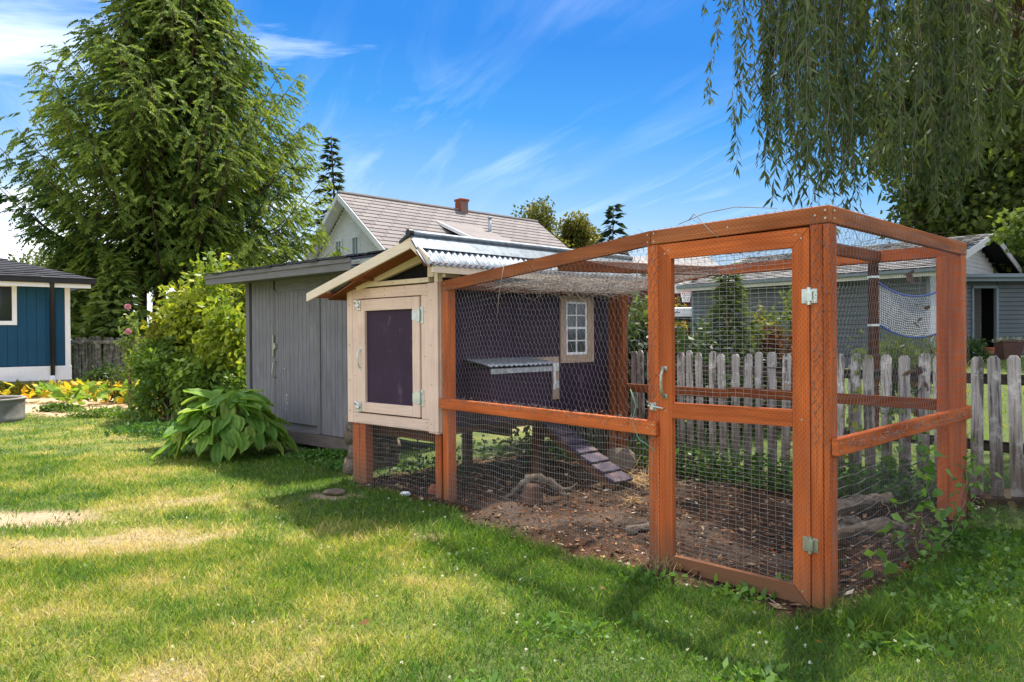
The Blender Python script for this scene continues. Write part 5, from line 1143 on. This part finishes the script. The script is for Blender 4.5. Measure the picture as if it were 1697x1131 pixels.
for k, (px, D, h, rd, lab) in enumerate(((148, 27, 4.9, 2.2, 'light green young hemlock beside the blue house corner'), (192, 26, 4.4, 1.8, 'light green young hemlock in front of the cedar trunks'), (112, 29, 5.4, 2.0, 'taller dark hemlock just behind the blue house eave'))):
    p = ray_to(px, 600, D); p[2] = 0; conifer('hemlock_tree', p, h, rd, lab, *(((.07, .14, .035), (.36, .44, .11)) if k < 2 else ((.04, .08, .025), (.2, .28, .08))), group='young hemlocks behind the board fence', n=130, seg=.38, w=.11, per=46, seed=20+k, up=.1, droop=.3, zmin=.02)
for k, (px, D, py, rx, lab) in enumerate(((75, 62, 432, 4.5, 'rounded pale far tree over the blue house roof'), (50, 75, 440, 6, 'low far tree line clump at the left edge'))):
    p = ray_to(px, py, D); broadleaf('far_tree', (p[0], p[1], 0), (p[0], p[1], p[2]-2.2), (rx, 3, 2.6), 6500, .36, (.05, .09, .03), (.15, .18, .05), lab, group='far trees at the left', nclump=30, seed=30+k)
for k, (px, D, py, rx, rz2, lab, c0, c1) in enumerate(((880, 60, 333, 3.0, 4.6, 'broad olive green tree behind the end of the tan roof', (.05, .065, .012), (.20, .20, .03)), (962, 62, 352, 2.0, 3.6, 'narrower olive green tree right of the broad one', (.06, .075, .014), (.22, .20, .035)), (925, 66, 390, 4.5, 3.0, 'low olive tree filling the gap between the two olive trees', (.04, .06, .012), (.13, .14, .03)))):
    p = ray_to(px, py, D); broadleaf('olive_green_tree', (p[0], p[1], 0), (p[0], p[1], p[2]-rz2), (rx, rx, rz2), 17000, .28, c0, c1, lab, group='olive green trees behind the roofs', nclump=60, seed=40+k, trunk=.3, spread=.15, hollow=.35)

# leafy shrub left of the shed
def shrub(name, px, D, py_top, halfw, n, lsz, c0, c1, lab, seed, cat='shrub', aspect=.5, nclump=50, zc=None, group=None, depth=1.0, spread=.17, mat='leaf', droop=.5, hollow=.4):
    p = ray_to(px, 640, D); top = ray_to(px, py_top, D)[2]; zg = float(gz(p[0], p[1])); hz = (top-zg)/2
    return broadleaf(name, (p[0], p[1], zg), (p[0], p[1], zg+hz*1.02), (halfw, halfw*depth, hz), n, lsz, c0, c1, lab, cat, group, nclump, .05, aspect, hollow, mat, spread, seed, droop)
YG = ((.11, .21, .025), (.44, .46, .05)); MG = ((.07, .15, .025), (.24, .33, .05)); DG = ((.025, .06, .018), (.08, .13, .03))
shrub('leafy_shrub', 345, 13.2, 425, .78, 4800, .13, *YG, 'tall yellow green shrub beside the grey shed', 51, depth=.8)
shrub('leafy_shrub', 292, 13.4, 478, .55, 2600, .14, (.08, .14, .02), (.36, .33, .04), 'bright yellow topped shrub left of the tall shrub', 52)
shrub('leafy_shrub', 375, 12.6, 500, .55, 2600, .14, *YG, 'yellow green shrub pressed against the shed corner', 53)
shrub('dark_shrub', 275, 12.8, 560, .62, 3600, .11, *MG, 'dark green shrub at the foot of the yellow green shrubs', 54)
shrub('dark_shrub', 335, 12.5, 590, .62, 3000, .12, *MG, 'mid green shrub below the tall shrub', 55)
shrub('dark_shrub', 395, 12.2, 610, .45, 2000, .10, *MG, 'small mid green shrub between hosta and shed corner', 56)
shrub('dark_shrub', 180, 19.2, 608, .55, 2200, .10, *DG, 'dark low shrub in front of the board fence', 57, spread=.2)
shrub('dark_shrub', 218, 16.5, 612, .55, 2200, .08, (.03, .06, .02), (.10, .13, .05), 'fine leaved grey green shrub below the cedar trunk', 58, spread=.2)
shrub('cedar_shrub', 405, 16.5, 445, .9, 6000, .20, (.04, .08, .016), (.19, .22, .035), 'drooping cedar growth filling the gap above the shed roof', 59, mat='leaf_soft', aspect=.28, droop=1.1)
p = PEN(4.6, 3.6, 0); broadleaf('dark_shrub', (p[0], p[1], -.05), (p[0], p[1], .65), (1.9, .8, .95), 9000, .11, (.014, .032, .012), (.04, .07, .02), 'added dark low bushes that darken the view behind the coop legs', 'shrub', None, 60, .04, .5, .3, 'leaf', .2, 99)  # added bushes block the sunlit green seen under the coop
# rose bush with two pink blooms
rb = shrub('rose_bush', 216, 15.2, 512, .22, 420, .10, (.10, .18, .04), (.28, .34, .08), 'tall thin rose bush with pink blooms before the cedar trunk', 60, cat='rose', nclump=16)
for k, (px, py) in enumerate(((212, 509), (213, 550))):
    c0 = ray_to(px, py, 15.0); n = 46; d = rdir(n); vs, fs = leaves(c0+d*.02, d+np.array([0, -.2, .2]), rdir(n), .05, .05, .3, .6); new_obj('rose_flower', vs-root_loc(rb), fs, M['pink'], rb, cols=np.repeat(lerp((.55, .22, .32), (.75, .48, .55), rng.random(n)), 4, 0))
# low plants in the bed
def blotch(name, pts, n, lsz, c0, c1, lab, h=.2, cat='plant', group=None, aspect=.35, up=.5, seed=0, mat='leaf'):
    r = np.random.default_rng(seed); pts = np.array(pts, float); w = r.integers(0, len(pts), n); x = pts[w, 0]+r.normal(0, 1, n)*pts[w, 2]; y = pts[w, 1]+r.normal(0, 1, n)*pts[w, 3]
    z = gz(x, y)+r.uniform(.0, 1, n)**1.5*h; d = r.normal(size=(n, 3)); d[:, 2] = np.abs(d[:, 2])*up+up*.6; L = lsz*r.uniform(.6, 1.4, n)
    vs, fs = leaves(np.stack([x, y, z], 1), d, r.normal(size=(n, 3)), L, L*aspect, .12, .45); o = new_obj(name, vs, fs, M[mat], cols=np.repeat(lerp(c0, c1, r.random(n)), 4, 0)); return tag(o, lab, cat, group)
G_ = 'low plants at the edge of the straw bed'
blotch('low_plant', [(-7.8, 13.5, .2, .06), (-7.3, 13.4, .22, .06), (-6.8, 13.2, .22, .08)], 1500, .07, (.07, .15, .025), (.20, .30, .05), 'bright green weedy clump along the front of the straw bed', .16, 'weeds', G_, seed=1)
blotch('low_plant', [(-8.9, 14.5, .16, .08)], 700, .08, (.05, .11, .02), (.13, .21, .04), 'small dark green mound on the straw nearest the tank', .14, 'plant', G_, .6, seed=2)
blotch('low_plant', [(-6.3, 14.2, .28, .2), (-5.7, 13.4, .3, .2)], 2200, .11, (.16, .18, .03), (.50, .36, .06), 'yellowing leafy patch between the straw bed and the hosta', .2, 'plant', G_, seed=3)
blotch('low_plant', [(-5.0, 12.2, .22, .2)], 900, .22, (.14, .2, .07), (.45, .48, .3), 'striped grassy clump just behind the hosta', .2, 'plant', G_, .09, .9, seed=4)
blotch('low_plant', [(-5.3, 11.2, .35, .25), (-4.7, 10.8, .25, .2)], 2600, .09, (.03, .10, .02), (.10, .2, .04), 'deep green weedy clump left of the hosta', .13, 'weeds', G_, .35, seed=5)
blotch('low_plant', [(-12.3, 17.9, .4, .12), (-10.9, 18.2, .9, .12), (-8.3, 18.2, .8, .15)], 2600, .14, (.12, .17, .03), (.52, .42, .06), 'yellow and green leafy row along the foot of the blue house', .34, 'plant', G_, .5, seed=6)
blotch('shed_weeds', [(-1.75, 8.72, .12, .06), (-2.1, 8.95, .2, .08), (-1.8, 8.3, .2, .14), (-2.35, 8.9, .2, .1)], 2600, .045, (.05, .13, .025), (.13, .26, .05), 'low green weeds along the foot of the grey shed', .07, 'weeds', None, .7, seed=7)
# heart and oval leaf blanks: hosta, squash
def leaf_blank(name, L, W, mat, cup=.18, arch=.5, heart=.12, seed=0, col=(.1, .2, .03), edge=1.0, pleat=.010):
    r = np.random.default_rng(seed); nu, nv = 8, 6; vs, cs = [], []
    for i in range(nu+1):
        t = i/nu; w = W/2*(math.sin(math.pi*min(1, t**.72)))**.8*(1-.12*t); w = max(w, .002)
        for j in range(nv+1):
            s = (j/nv-.5)*2; x = L*t-heart*L*abs(s)**1.5*(1-t)**2*1.2; y = s*w; z = cup*W*abs(s)**1.6*(.6+.4*t)-arch*L*t*t*.6+pleat*math.cos(s*9)*math.sin(math.pi*t)+r.normal(0, .004)*(0 < i < nu)
            vs.append((x, y, z)); v_ = 1+.20*math.cos(s*9); base_ = np.array(col)*(.85+.25*r.random())*v_; rim_ = np.array(edge) if hasattr(edge, '__len__') else base_; cs.append(base_*(1-.4*abs(s)**3)+rim_*.4*abs(s)**3)
    N = nv+1; fs = [[i*N+j, i*N+j+1, (i+1)*N+j+1, (i+1)*N+j] for i in range(nu) for j in range(nv)]
    o = new_obj(name, vs, fs, mat, smooth=True, cols=np.array(cs)); me = o.data; bpy.data.objects.remove(o); return me
def place_leaf(me, parent, pos, az, pitch_, sc, roll=0., name='leaf'):
    o = bpy.data.objects.new(name, me); COL.objects.link(o); o.parent = parent
    m = Matrix.Rotation(az, 4, 'Z') @ Matrix.Rotation(pitch_, 4, 'Y') @ Matrix.Rotation(roll, 4, 'X') @ Matrix.Scale(sc, 4); m.translation = Vector(tuple(np.array(pos)-root_loc(parent))); o.matrix_basis = m; return o
HC = np.array([-3.50, 9.12, float(gz(-3.5, 9.1))]); ho = thing('hosta', HC, 'large hosta with broad ribbed leaves in front of the grey shed', 'hosta')
hl = [leaf_blank('hosta_leaf', .30, .21, M['leaf_broad'], .16, .55, .16, s, c, e) for s, c, e in ((1, (.21, .36, .06), (.30, .44, .09)), (2, (.30, .43, .09), (.48, .54, .15)), (3, (.14, .28, .05), (.20, .36, .07)), (4, (.30, .36, .06), (.5, .48, .12)))]
mb = MB(); r_ = random.Random(5)
for k in range(150):
    f = math.sqrt((k+.5)/150); az = k*2.39996+r_.gauss(0, .2); rr = f*.62; hgt = .70*math.cos(f*1.35)+.06+r_.gauss(0, .035)
    pos = HC+np.array([math.cos(az)*rr*1.05, math.sin(az)*rr*.85, max(.05, hgt)]); pit = -.35+1.3*f+r_.gauss(0, .3)
    me = hl[r_.choices([0, 1, 2, 3], [.42, .22, .3, .06 if math.cos(az) < .1 else .03])[0]]
    place_leaf(me, ho, pos, az+r_.gauss(0, .25), pit, r_.uniform(.55, 1.22), r_.gauss(0, .4))
    if k % 2: mb.tube([HC+np.array([math.cos(az)*.06, math.sin(az)*.06, 0]), HC+np.array([math.cos(az)*rr*.5, math.sin(az)*rr*.45, hgt*.75]), pos], [.008, .007, .005], 5)
mb.build('stems', paint('leaf_stalk', (.25, .33, .10), .5), ho, True)
sq = [leaf_blank('squash_leaf', .30, .28, M['leaf_broad'], .10, .35, .12, 10+s, c) for s, c in ((0, (.15, .28, .04)), (1, (.25, .36, .05)), (2, (.52, .45, .05)), (3, (.65, .40, .04)))]
for k, (px, py, n, bias, lab) in enumerate(((45, 660, 8, .6, 'yellowing squash plant behind the tank'), (95, 662, 14, .25, 'large green squash plant left of the straw'), (125, 668, 16, .1, 'deep green squash plant in the middle of the bed'), (160, 660, 12, .65, 'yellow and orange squash plant in the middle of the bed'), (188, 664, 12, .7, 'yellow squash plant with upright leaves'), (225, 668, 8, .35, 'lone pale squash plant at the right end of the bed'))):
    D = 1.44*1225/(py+8-562); p = ray_to(px, py, D); p[2] = float(gz(p[0], p[1])); t = thing('squash_plant', p, lab, 'squash plant', 'squash plants in the straw bed')
    for q in range(int(n*2.2)):
        az = r_.random()*6.28; rr = r_.uniform(.05, .45); c0 = p+np.array([math.cos(az)*rr*1.2, math.sin(az)*rr*.7, r_.uniform(.08, .42)])
        me = sq[r_.choice([2, 3]) if r_.random() < bias else r_.choice([0, 1])]; place_leaf(me, t, c0, az, r_.uniform(-1.3, .5), r_.uniform(.4, .85), r_.gauss(0, .6))
# straw strewn over the bed
n = 5200; x = rng.uniform(-12.5, -5.4, n); y = rng.uniform(13.2, 18.5, n); _, st_, _ = region(x, y); k = st_ > .35; x, y = x[k], y[k]; n = len(x); d = rdir(n); d[:, 2] *= .15; L = rng.uniform(.05, .2, n)
p0 = np.stack([x, y, gz(x, y)+.012+rng.random(n)*.02], 1); vs, fs = leaves(p0, d, rdir(n), L, .008, 0, .5); o = new_obj('straw_mulch', vs, fs, M['chip'], cols=np.repeat(lerp((.38, .25, .12), (.72, .56, .36), rng.random(n)), 4, 0)); tag(o, 'pale straw mulch over the vegetable bed', 'straw', kind='stuff')
# weeds and vines along the picket fence and the run side
def vine(name, pts, n, lsz, lab, seed, c0=(.07, .16, .03), c1=(.18, .32, .06), sd=.05):
    r = np.random.default_rng(seed); pts = [np.array(p, float) for p in pts]; t = thing(name, pts[0], lab, 'vine', 'vines growing up the mesh and pickets'); mb = MB(); ts = np.linspace(0, 1, len(pts)); tt = np.linspace(0, 1, 24); q = np.stack([np.interp(tt, ts, [p[i] for p in pts]) for i in range(3)], 1)+r.normal(0, .012, (24, 3)); mb.tube(list(q), .0017, 4); mb.build('stem', M['twig'], t, True)
    k = r.integers(0, 24, n); b = q[k]+r.normal(0, sd, (n, 3))*np.array([1, 1, .7]); d = r.normal(size=(n, 3))*np.array([1, 1, .5])+np.array([-.2, -.5, -.55]); L = lsz*r.uniform(.6, 1.3, n); vs, fs = leaves(b, d, r.normal(size=(n, 3))+np.array([1.2, -.4, 0]), L, L*.72, .12, .30)
    new_obj('leaves', vs-root_loc(t), fs, M['leaf'], t, cols=np.repeat(lerp(c0, c1, r.random(n)), 4, 0)); return t
SD = Fr(C, V, U1)
vine('bindweed', [SD(1.25, -.03, .0), SD(1.32, -.04, .25), SD(1.38, -.03, .5), SD(1.36, -.03, .78)], 60, .075, 'bindweed with arrow leaves climbing the middle of the side mesh', 1)
vine('bindweed', [SD(1.42, -.10, .02), SD(1.65, -.12, .10), SD(1.95, -.10, .22), SD(2.2, -.06, .45)], 60, .06, 'bindweed trailing along the foot of the side mesh', 2)
vine('bindweed', [SD(2.25, -.06, .05), SD(2.36, -.07, .3), SD(2.40, -.06, .62)], 36, .06, 'bindweed climbing the rear corner post', 3)
vine('bindweed', [SD(.62, -.03, .06), SD(.68, -.03, .25), SD(.7, -.03, .42)], 14, .08, 'few bindweed leaves near the corner post', 4)
vine('bindweed', [PEN(.72, 2.72, .0), PEN(.70, 2.74, .4), PEN(.62, 2.76, .78)], 46, .085, 'large leaved bindweed on the pickets behind the corner', 5)
vine('bindweed', [PEN(1.6, 2.70, .0), PEN(1.5, 2.76, .5), PEN(1.46, 2.80, 1.0), PEN(1.3, 2.83, 1.5)], 40, .07, 'reddish dry vine climbing the pickets behind the gate', 6, (.12, .06, .03), (.25, .16, .06))
vine('bindweed', [PEN(.95, 2.74, .1), PEN(1.0, 2.78, .7), PEN(.9, 2.8, 1.35)], 44, .08, 'yellow green vine topping the pickets left of the corner post', 7, (.14, .2, .03), (.34, .38, .07))
vine('bindweed', [PEN(.45, 2.76, .2), PEN(.5, 2.8, .7), PEN(.42, 2.84, 1.25), PEN(.48, 2.9, 1.9)], 30, .09, 'dead brown vine hanging before the net', 8, (.07, .03, .025), (.16, .09, .05))
blotch('fence_weeds', [tuple(PEN(u, 2.58, 0)[:2])+(.14, .08) for u in np.linspace(.35, 3.2, 12)], 3000, .05, (.03, .085, .018), (.11, .21, .04), 'dense green weeds along the pickets inside the run', .30, 'weeds', None, .6, .3, seed=9)
blotch('coop_weeds', [(.05, 9.1, .5, .3), (.75, 8.6, .3, .15), (-.9, 8.0, .35, .2)], 1000, .06, (.02, .055, .014), (.07, .15, .03), 'green weeds in the shade under the coop', .2, 'weeds', None, .6, seed=10)
blotch('corner_weeds', [(3.35, 4.75, .25, .15), (3.75, 4.7, .25, .15), (2.9, 4.45, .25, .15), (2.45, 3.9, .2, .12), (3.0, 5.0, .1, .1)], 1700, .036, (.03, .09, .018), (.11, .22, .04), 'low weeds outside the rear corner of the run', .09, 'weeds', None, .7, seed=11)
blotch('dandelions', [(.95, 2.98, .06, .05), (1.25, 4.05, .12, .06), (.3, 3.55, .15, .1), (2.05, 3.62, .16, .08), (.75, 4.3, .12, .06), (1.75, 3.25, .12, .07), (-.1, 2.9, .1, .08)], 900, .06, (.06, .15, .025), (.17, .30, .05), 'broad dandelion leaves in the grass before the gate', .045, 'weeds', None, .42, .32, seed=12)
# litter on the lawn: a few fallen leaves and clover heads, each one lying by itself
def litter(name, pts, mat, c, L, W, lab, cat, grp):
    for (x, y), lab in zip(pts, lab):
        d = rdir(1); d[:, 2] = .1; vs, fs = leaves(np.array([[0, 0, 0.]]), d, rdir(1)*np.array([1, 1, .2]), L*rng.uniform(.7, 1.3), W, .25, .5); o = new_obj(name, vs, fs, mat, loc=(x, y, float(gz(x, y))+.045), cols=np.repeat(np.array([c])*rng.uniform(.8, 1.2), 4, 0)); tag(o, lab, cat, grp)
litter('fallen_leaf', [(.5, 4.05), (-.75, 3.55), (-2.35, 5.1), (1.35, 3.25)], M['leaf'], (.34, .17, .06), .055, .03, ['small brown leaf on the grass in front of the gate', 'small brown leaf in the middle of the front lawn', 'small brown leaf lying in the straw coloured patch of lawn', 'small brown leaf in the shaded grass before the corner post'], 'leaf', 'dry leaves fallen on the lawn')
n = 240; x = rng.uniform(-3.2, 2.6, n); y = rng.uniform(2.8, 6.4, n); so_, st_, ba_ = region(x, y); k = (so_ < .2) & (vn(x, y, .8, 88) > .48); x, y = x[k], y[k]; n = len(x); m = 6
b = np.repeat(np.stack([x, y, gz(x, y)+.05], 1), m, 0); d = rdir(n*m); vs, fs = leaves(b, d, rdir(n*m), .010, .010, .2, .5); o = new_obj('clover_heads', vs, fs, M['leaf'], cols=np.repeat(lerp((.55, .55, .48), (.75, .75, .68), rng.random(n*m)), 4, 0)); tag(o, 'tiny white clover heads dotted over the lawn', 'clover', kind='stuff')

# young thuja and shrubs beyond the pickets
for k, (px, D, ptop, rd, lab) in enumerate(((1208, 10.6, 468, .62, 'feathery young conifer behind the gate'), (1140, 11.5, 556, .55, 'dark squat conifer left of the feathery one'))):
    p = ray_to(px, 590, D); top = ray_to(px, ptop, D)[2]; zg = float(gz(p[0], p[1])); p[2] = zg; conifer('young_conifer', p, top-zg+(.25 if k == 0 else 0), rd*(1.15 if k == 0 else 1), lab, *(((.025, .055, .022), (.13, .17, .05)) if k == 0 else ((.012, .03, .014), (.05, .08, .03))), group='young conifers beyond the pickets', n=(64, 80)[k], seg=.2, w=.07, per=(30, 40)[k], seed=70+k, up=.75, droop=.1, zmin=.06)
shrub('leafy_shrub', 1250, 11, 520, .28, 900, .09, (.07, .08, .015), (.26, .24, .04), 'yellow green wisp beside the feathery conifer', 81, nclump=16)
shrub('red_shrub', 1290, 10.5, 540, .36, 1400, .085, (.06, .02, .018), (.14, .06, .035), 'dark red leaved shrub beyond the pickets behind the gate hinge', 82, nclump=24)
shrub('leafy_shrub', 1300, 12.5, 470, .5, 1500, .10, (.05, .08, .02), (.16, .2, .05), 'loose grey green shrub against the slate siding', 83, nclump=22, spread=.2)
shrub('leafy_shrub', 1055, 10.2, 485, .55, 3200, .11, (.03, .07, .018), (.15, .2, .04), 'leafy bush seen between the coop end and the gate', 84)
shrub('lavender_bush', 1520, 12, 556, .62, 2600, .16, (.04, .07, .03), (.12, .15, .07), 'grassy lavender mound below the net', 85, aspect=.08, droop=-1.2)
shrub('lavender_bush', 1480, 12.3, 562, .45, 1500, .16, (.04, .07, .02), (.16, .2, .05), 'smaller grassy mound left of the lavender', 86, aspect=.1, droop=-1.2)
shrub('yellow_shrub', 1127, 30, 497, .34, 1200, .10, (.35, .30, .02), (.65, .55, .05), 'bright yellow bush beyond the gate above the trailer', 87)
shrub('dark_shrub', 1600, 18, 560, .5, 1200, .1, *DG, 'dark bush by the lean-to wall behind the rear post', 88)

# ------------------------------------------------------------------ weeping willow over the right half
def willow():
    r = np.random.default_rng(5); B = np.array([8.6, 9.4, .2]); t = thing('willow_tree', B, 'weeping willow with long hanging leafy strands over the run', 'tree')
    mb = MB(); limb(mb, [B, B+(-.2, 0, 2), B+(-.6, -.1, 4)], .42, .30, 10); mb.build('trunk', M['bark'], t, True)
    mb = MB(); J = B+np.array([-.6, -.1, 4.0]); tips = []
    for a, l, h in ((2.7, 5.5, 2.4), (3.3, 6.3, 2.6), (3.9, 4.6, 2.2), (2.2, 4.5, 2.6), (4.6, 3.6, 2.0), (3.0, 3.2, 3.4), (1.2, 4, 2.4), (.2, 3.6, 2.4), (5.5, 3.4, 2.4)):
        q = [J+np.array([math.cos(a)*l*s, math.sin(a)*l*s*.75, h*math.sin(s*2.0)]) for s in np.linspace(0, 1, 7)]; limb(mb, q, .16, .03, 7); tips.append(q)
    mb.build('branches', M['bark'], t, True)
    bot_x = [1150, 1175, 1200, 1230, 1245, 1270, 1290, 1320, 1350, 1385, 1420, 1450, 1490, 1530, 1580, 1640, 1700, 1760]
    bot_y = [30, 45, 70, 150, 205, 225, 300, 330, 345, 350, 345, 352, 355, 350, 325, 310, 310, 320]
    VS, CC, P0, P1 = [], [], [], []
    def strand(x, y, zt, zb, dense=1., lw=1.0, tone=0.):
        L = max(zt-zb, .3); n = int(L*30*dense)+6; tt = np.linspace(0, 1, 14); wob = np.cumsum(r.normal(0, .022, (14, 2)), 0); dirx = r.normal(0, .16, 2)
        pts = np.stack([x+wob[:, 0]+dirx[0]*tt, y+wob[:, 1]+dirx[1]*tt, zt-L*tt], 1); P0.extend(pts[:-1]); P1.extend(pts[1:])
        q = r.random(n)**.85; b = np.stack([np.interp(q, tt, pts[:, i]) for i in range(3)], 1); a = r.uniform(0, 6.28, n); d = np.stack([np.cos(a)*.55, np.sin(a)*.55, -r.uniform(.35, 1.4, n)], 1); le = r.uniform(.08, .15, n)*lw
        v, _ = leaves(b, d, r.normal(size=(n, 3)), le, le*.19, .1, .42); VS.append(v); tc_ = np.clip(r.random(n)*.7+tone+r.normal(0, .12), 0, 1); CC.append(np.repeat(lerp((.03, .056, .018), (.13, .17, .05), tc_), 4, 0))
    for k in range(76):                         # tresses: bunches of strands that hang from the same bough
        px = r.uniform(1150, 1800); D = r.uniform(6.3, 9.8); by = np.interp(px, bot_x, bot_y); tone = r.choice([0., 0., .2, .35])
        if px < 1240 and r.random() > .22: continue
        if 1425 < px < 1475 and r.random() < .5: continue
        if px > 1490 and r.random() < .38: continue
        m = int(r.uniform(4, 13)) if px > 1240 else 2; low = r.uniform(.7, 1.12) if r.random() < .8 else r.uniform(.1, .6); c0 = ray_to(px, by, D)
        for q in range(m):
            yb = by*low-abs(r.normal(0, .17))*by+8*r.normal(); x, y = c0[0]+r.normal(0, .13), c0[1]+r.normal(0, .13); zb = 1.38+(560-yb)/1225.0*y
            strand(x, y, 5.4+r.uniform(.2, 1.6), zb, 1.0 if r.random() < .7 else .6, r.choice([.8, 1., 1.2]), tone)
    # the crown above the frame, from which the strands hang and which shades the run
    for k in range(480):
        a = r.uniform(0, 6.28); q = math.sqrt(r.random()); x = 5.7+math.cos(a)*q*3.6; y = 8.4+math.sin(a)*q*4.2
        zmin_ = 1.38+(600/1225.0)*y+.5; zt = max(zmin_+.5, 6.6+2.4*(1-q*q)+r.uniform(-.5, .5)); zb = max(zmin_, zt-r.uniform(.5, 2.0)); strand(x, y, zt, zb, .7, 1.5, .1)
    a, b = tubes(P0, P1, .0017, 3); new_obj('twigs', a-B, b, M['twig'], t)
    v = np.concatenate(VS); new_obj('crown', v-B, np.arange(len(v)).reshape(-1, 4), M['leaf_willow'], t, cols=np.concatenate(CC))
willow()
# leaning leafy bough and the dark maples behind it
p0 = ray_to(1760, 120, 9.0); mb = MB(); bt = thing('leafy_bough', p0, 'dark leafy bough reaching left through the willow strands', 'branch'); pts = [p0, ray_to(1640, 150, 8.9), ray_to(1530, 158, 8.8), ray_to(1470, 172, 8.8), ray_to(1425, 190, 8.8)]; limb(mb, pts, .07, .02, 7); mb.build('branch', M['bark'], bt, True)
r = np.random.default_rng(9); n = 2600; q = r.random(n); ts = np.linspace(0, 1, 5); b = np.stack([np.interp(q, ts, [p[i] for p in pts]) for i in range(3)], 1)+r.normal(0, .11, (n, 3)); d = r.normal(size=(n, 3))*.6+np.array([-.3, -.1, -.5]); L = r.uniform(.05, .11, n); vs, fs = leaves(b, d, r.normal(size=(n, 3)), L, L*.4, .1, .45); new_obj('leaves', vs-root_loc(bt), fs, M['leaf'], bt, cols=np.repeat(lerp((.03, .06, .016), (.11, .16, .04), r.random(n)), 4, 0))
for k, (px, py, D, rx, rz2, n, lab) in enumerate(((1735, 300, 26, 3.4, 4.4, 12000, 'dark dense maple behind the lean-to at the right edge'), (1600, 120, 32, 4.0, 4.5, 12000, 'high leafy maple crown behind the willow strands'), (1710, 60, 22, 2.8, 3.0, 8000, 'maple crown at the top right corner'), (1690, 400, 30, 3.4, 3.0, 9000, 'low dark maple just above the lean-to roof'), (1560, 250, 30, 2.6, 3.0, 7000, 'maple crown seen through the thin willow strands above the rear post'), (1610, 345, 29, 2.6, 2.2, 8000, 'maple crown low over the ridge of the slate garage'))):
    p = ray_to(px, py, D); broadleaf('maple_tree', (p[0]+(1.2 if k else 0), p[1]+1, .6), p, (rx, 2.8, rz2), n, .26, (.025, .055, .014), (.15, .19, .035), lab, group='maples behind the willow', nclump=60, seed=90+k, trunk=.12, spread=.16, aspect=.7)
p = ray_to(1690, 372, 17); broadleaf('maple_sapling', (p[0]+.9, p[1]+.3, .6), p+np.array([.45, 0, 0]), (.9, .9, .6), 1300, .14, (.07, .12, .025), (.22, .28, .06), 'pale yellow green sapling crown above the lean-to roof', 'tree', None, 18, .05, .6, .4, 'leaf', .2, 97)
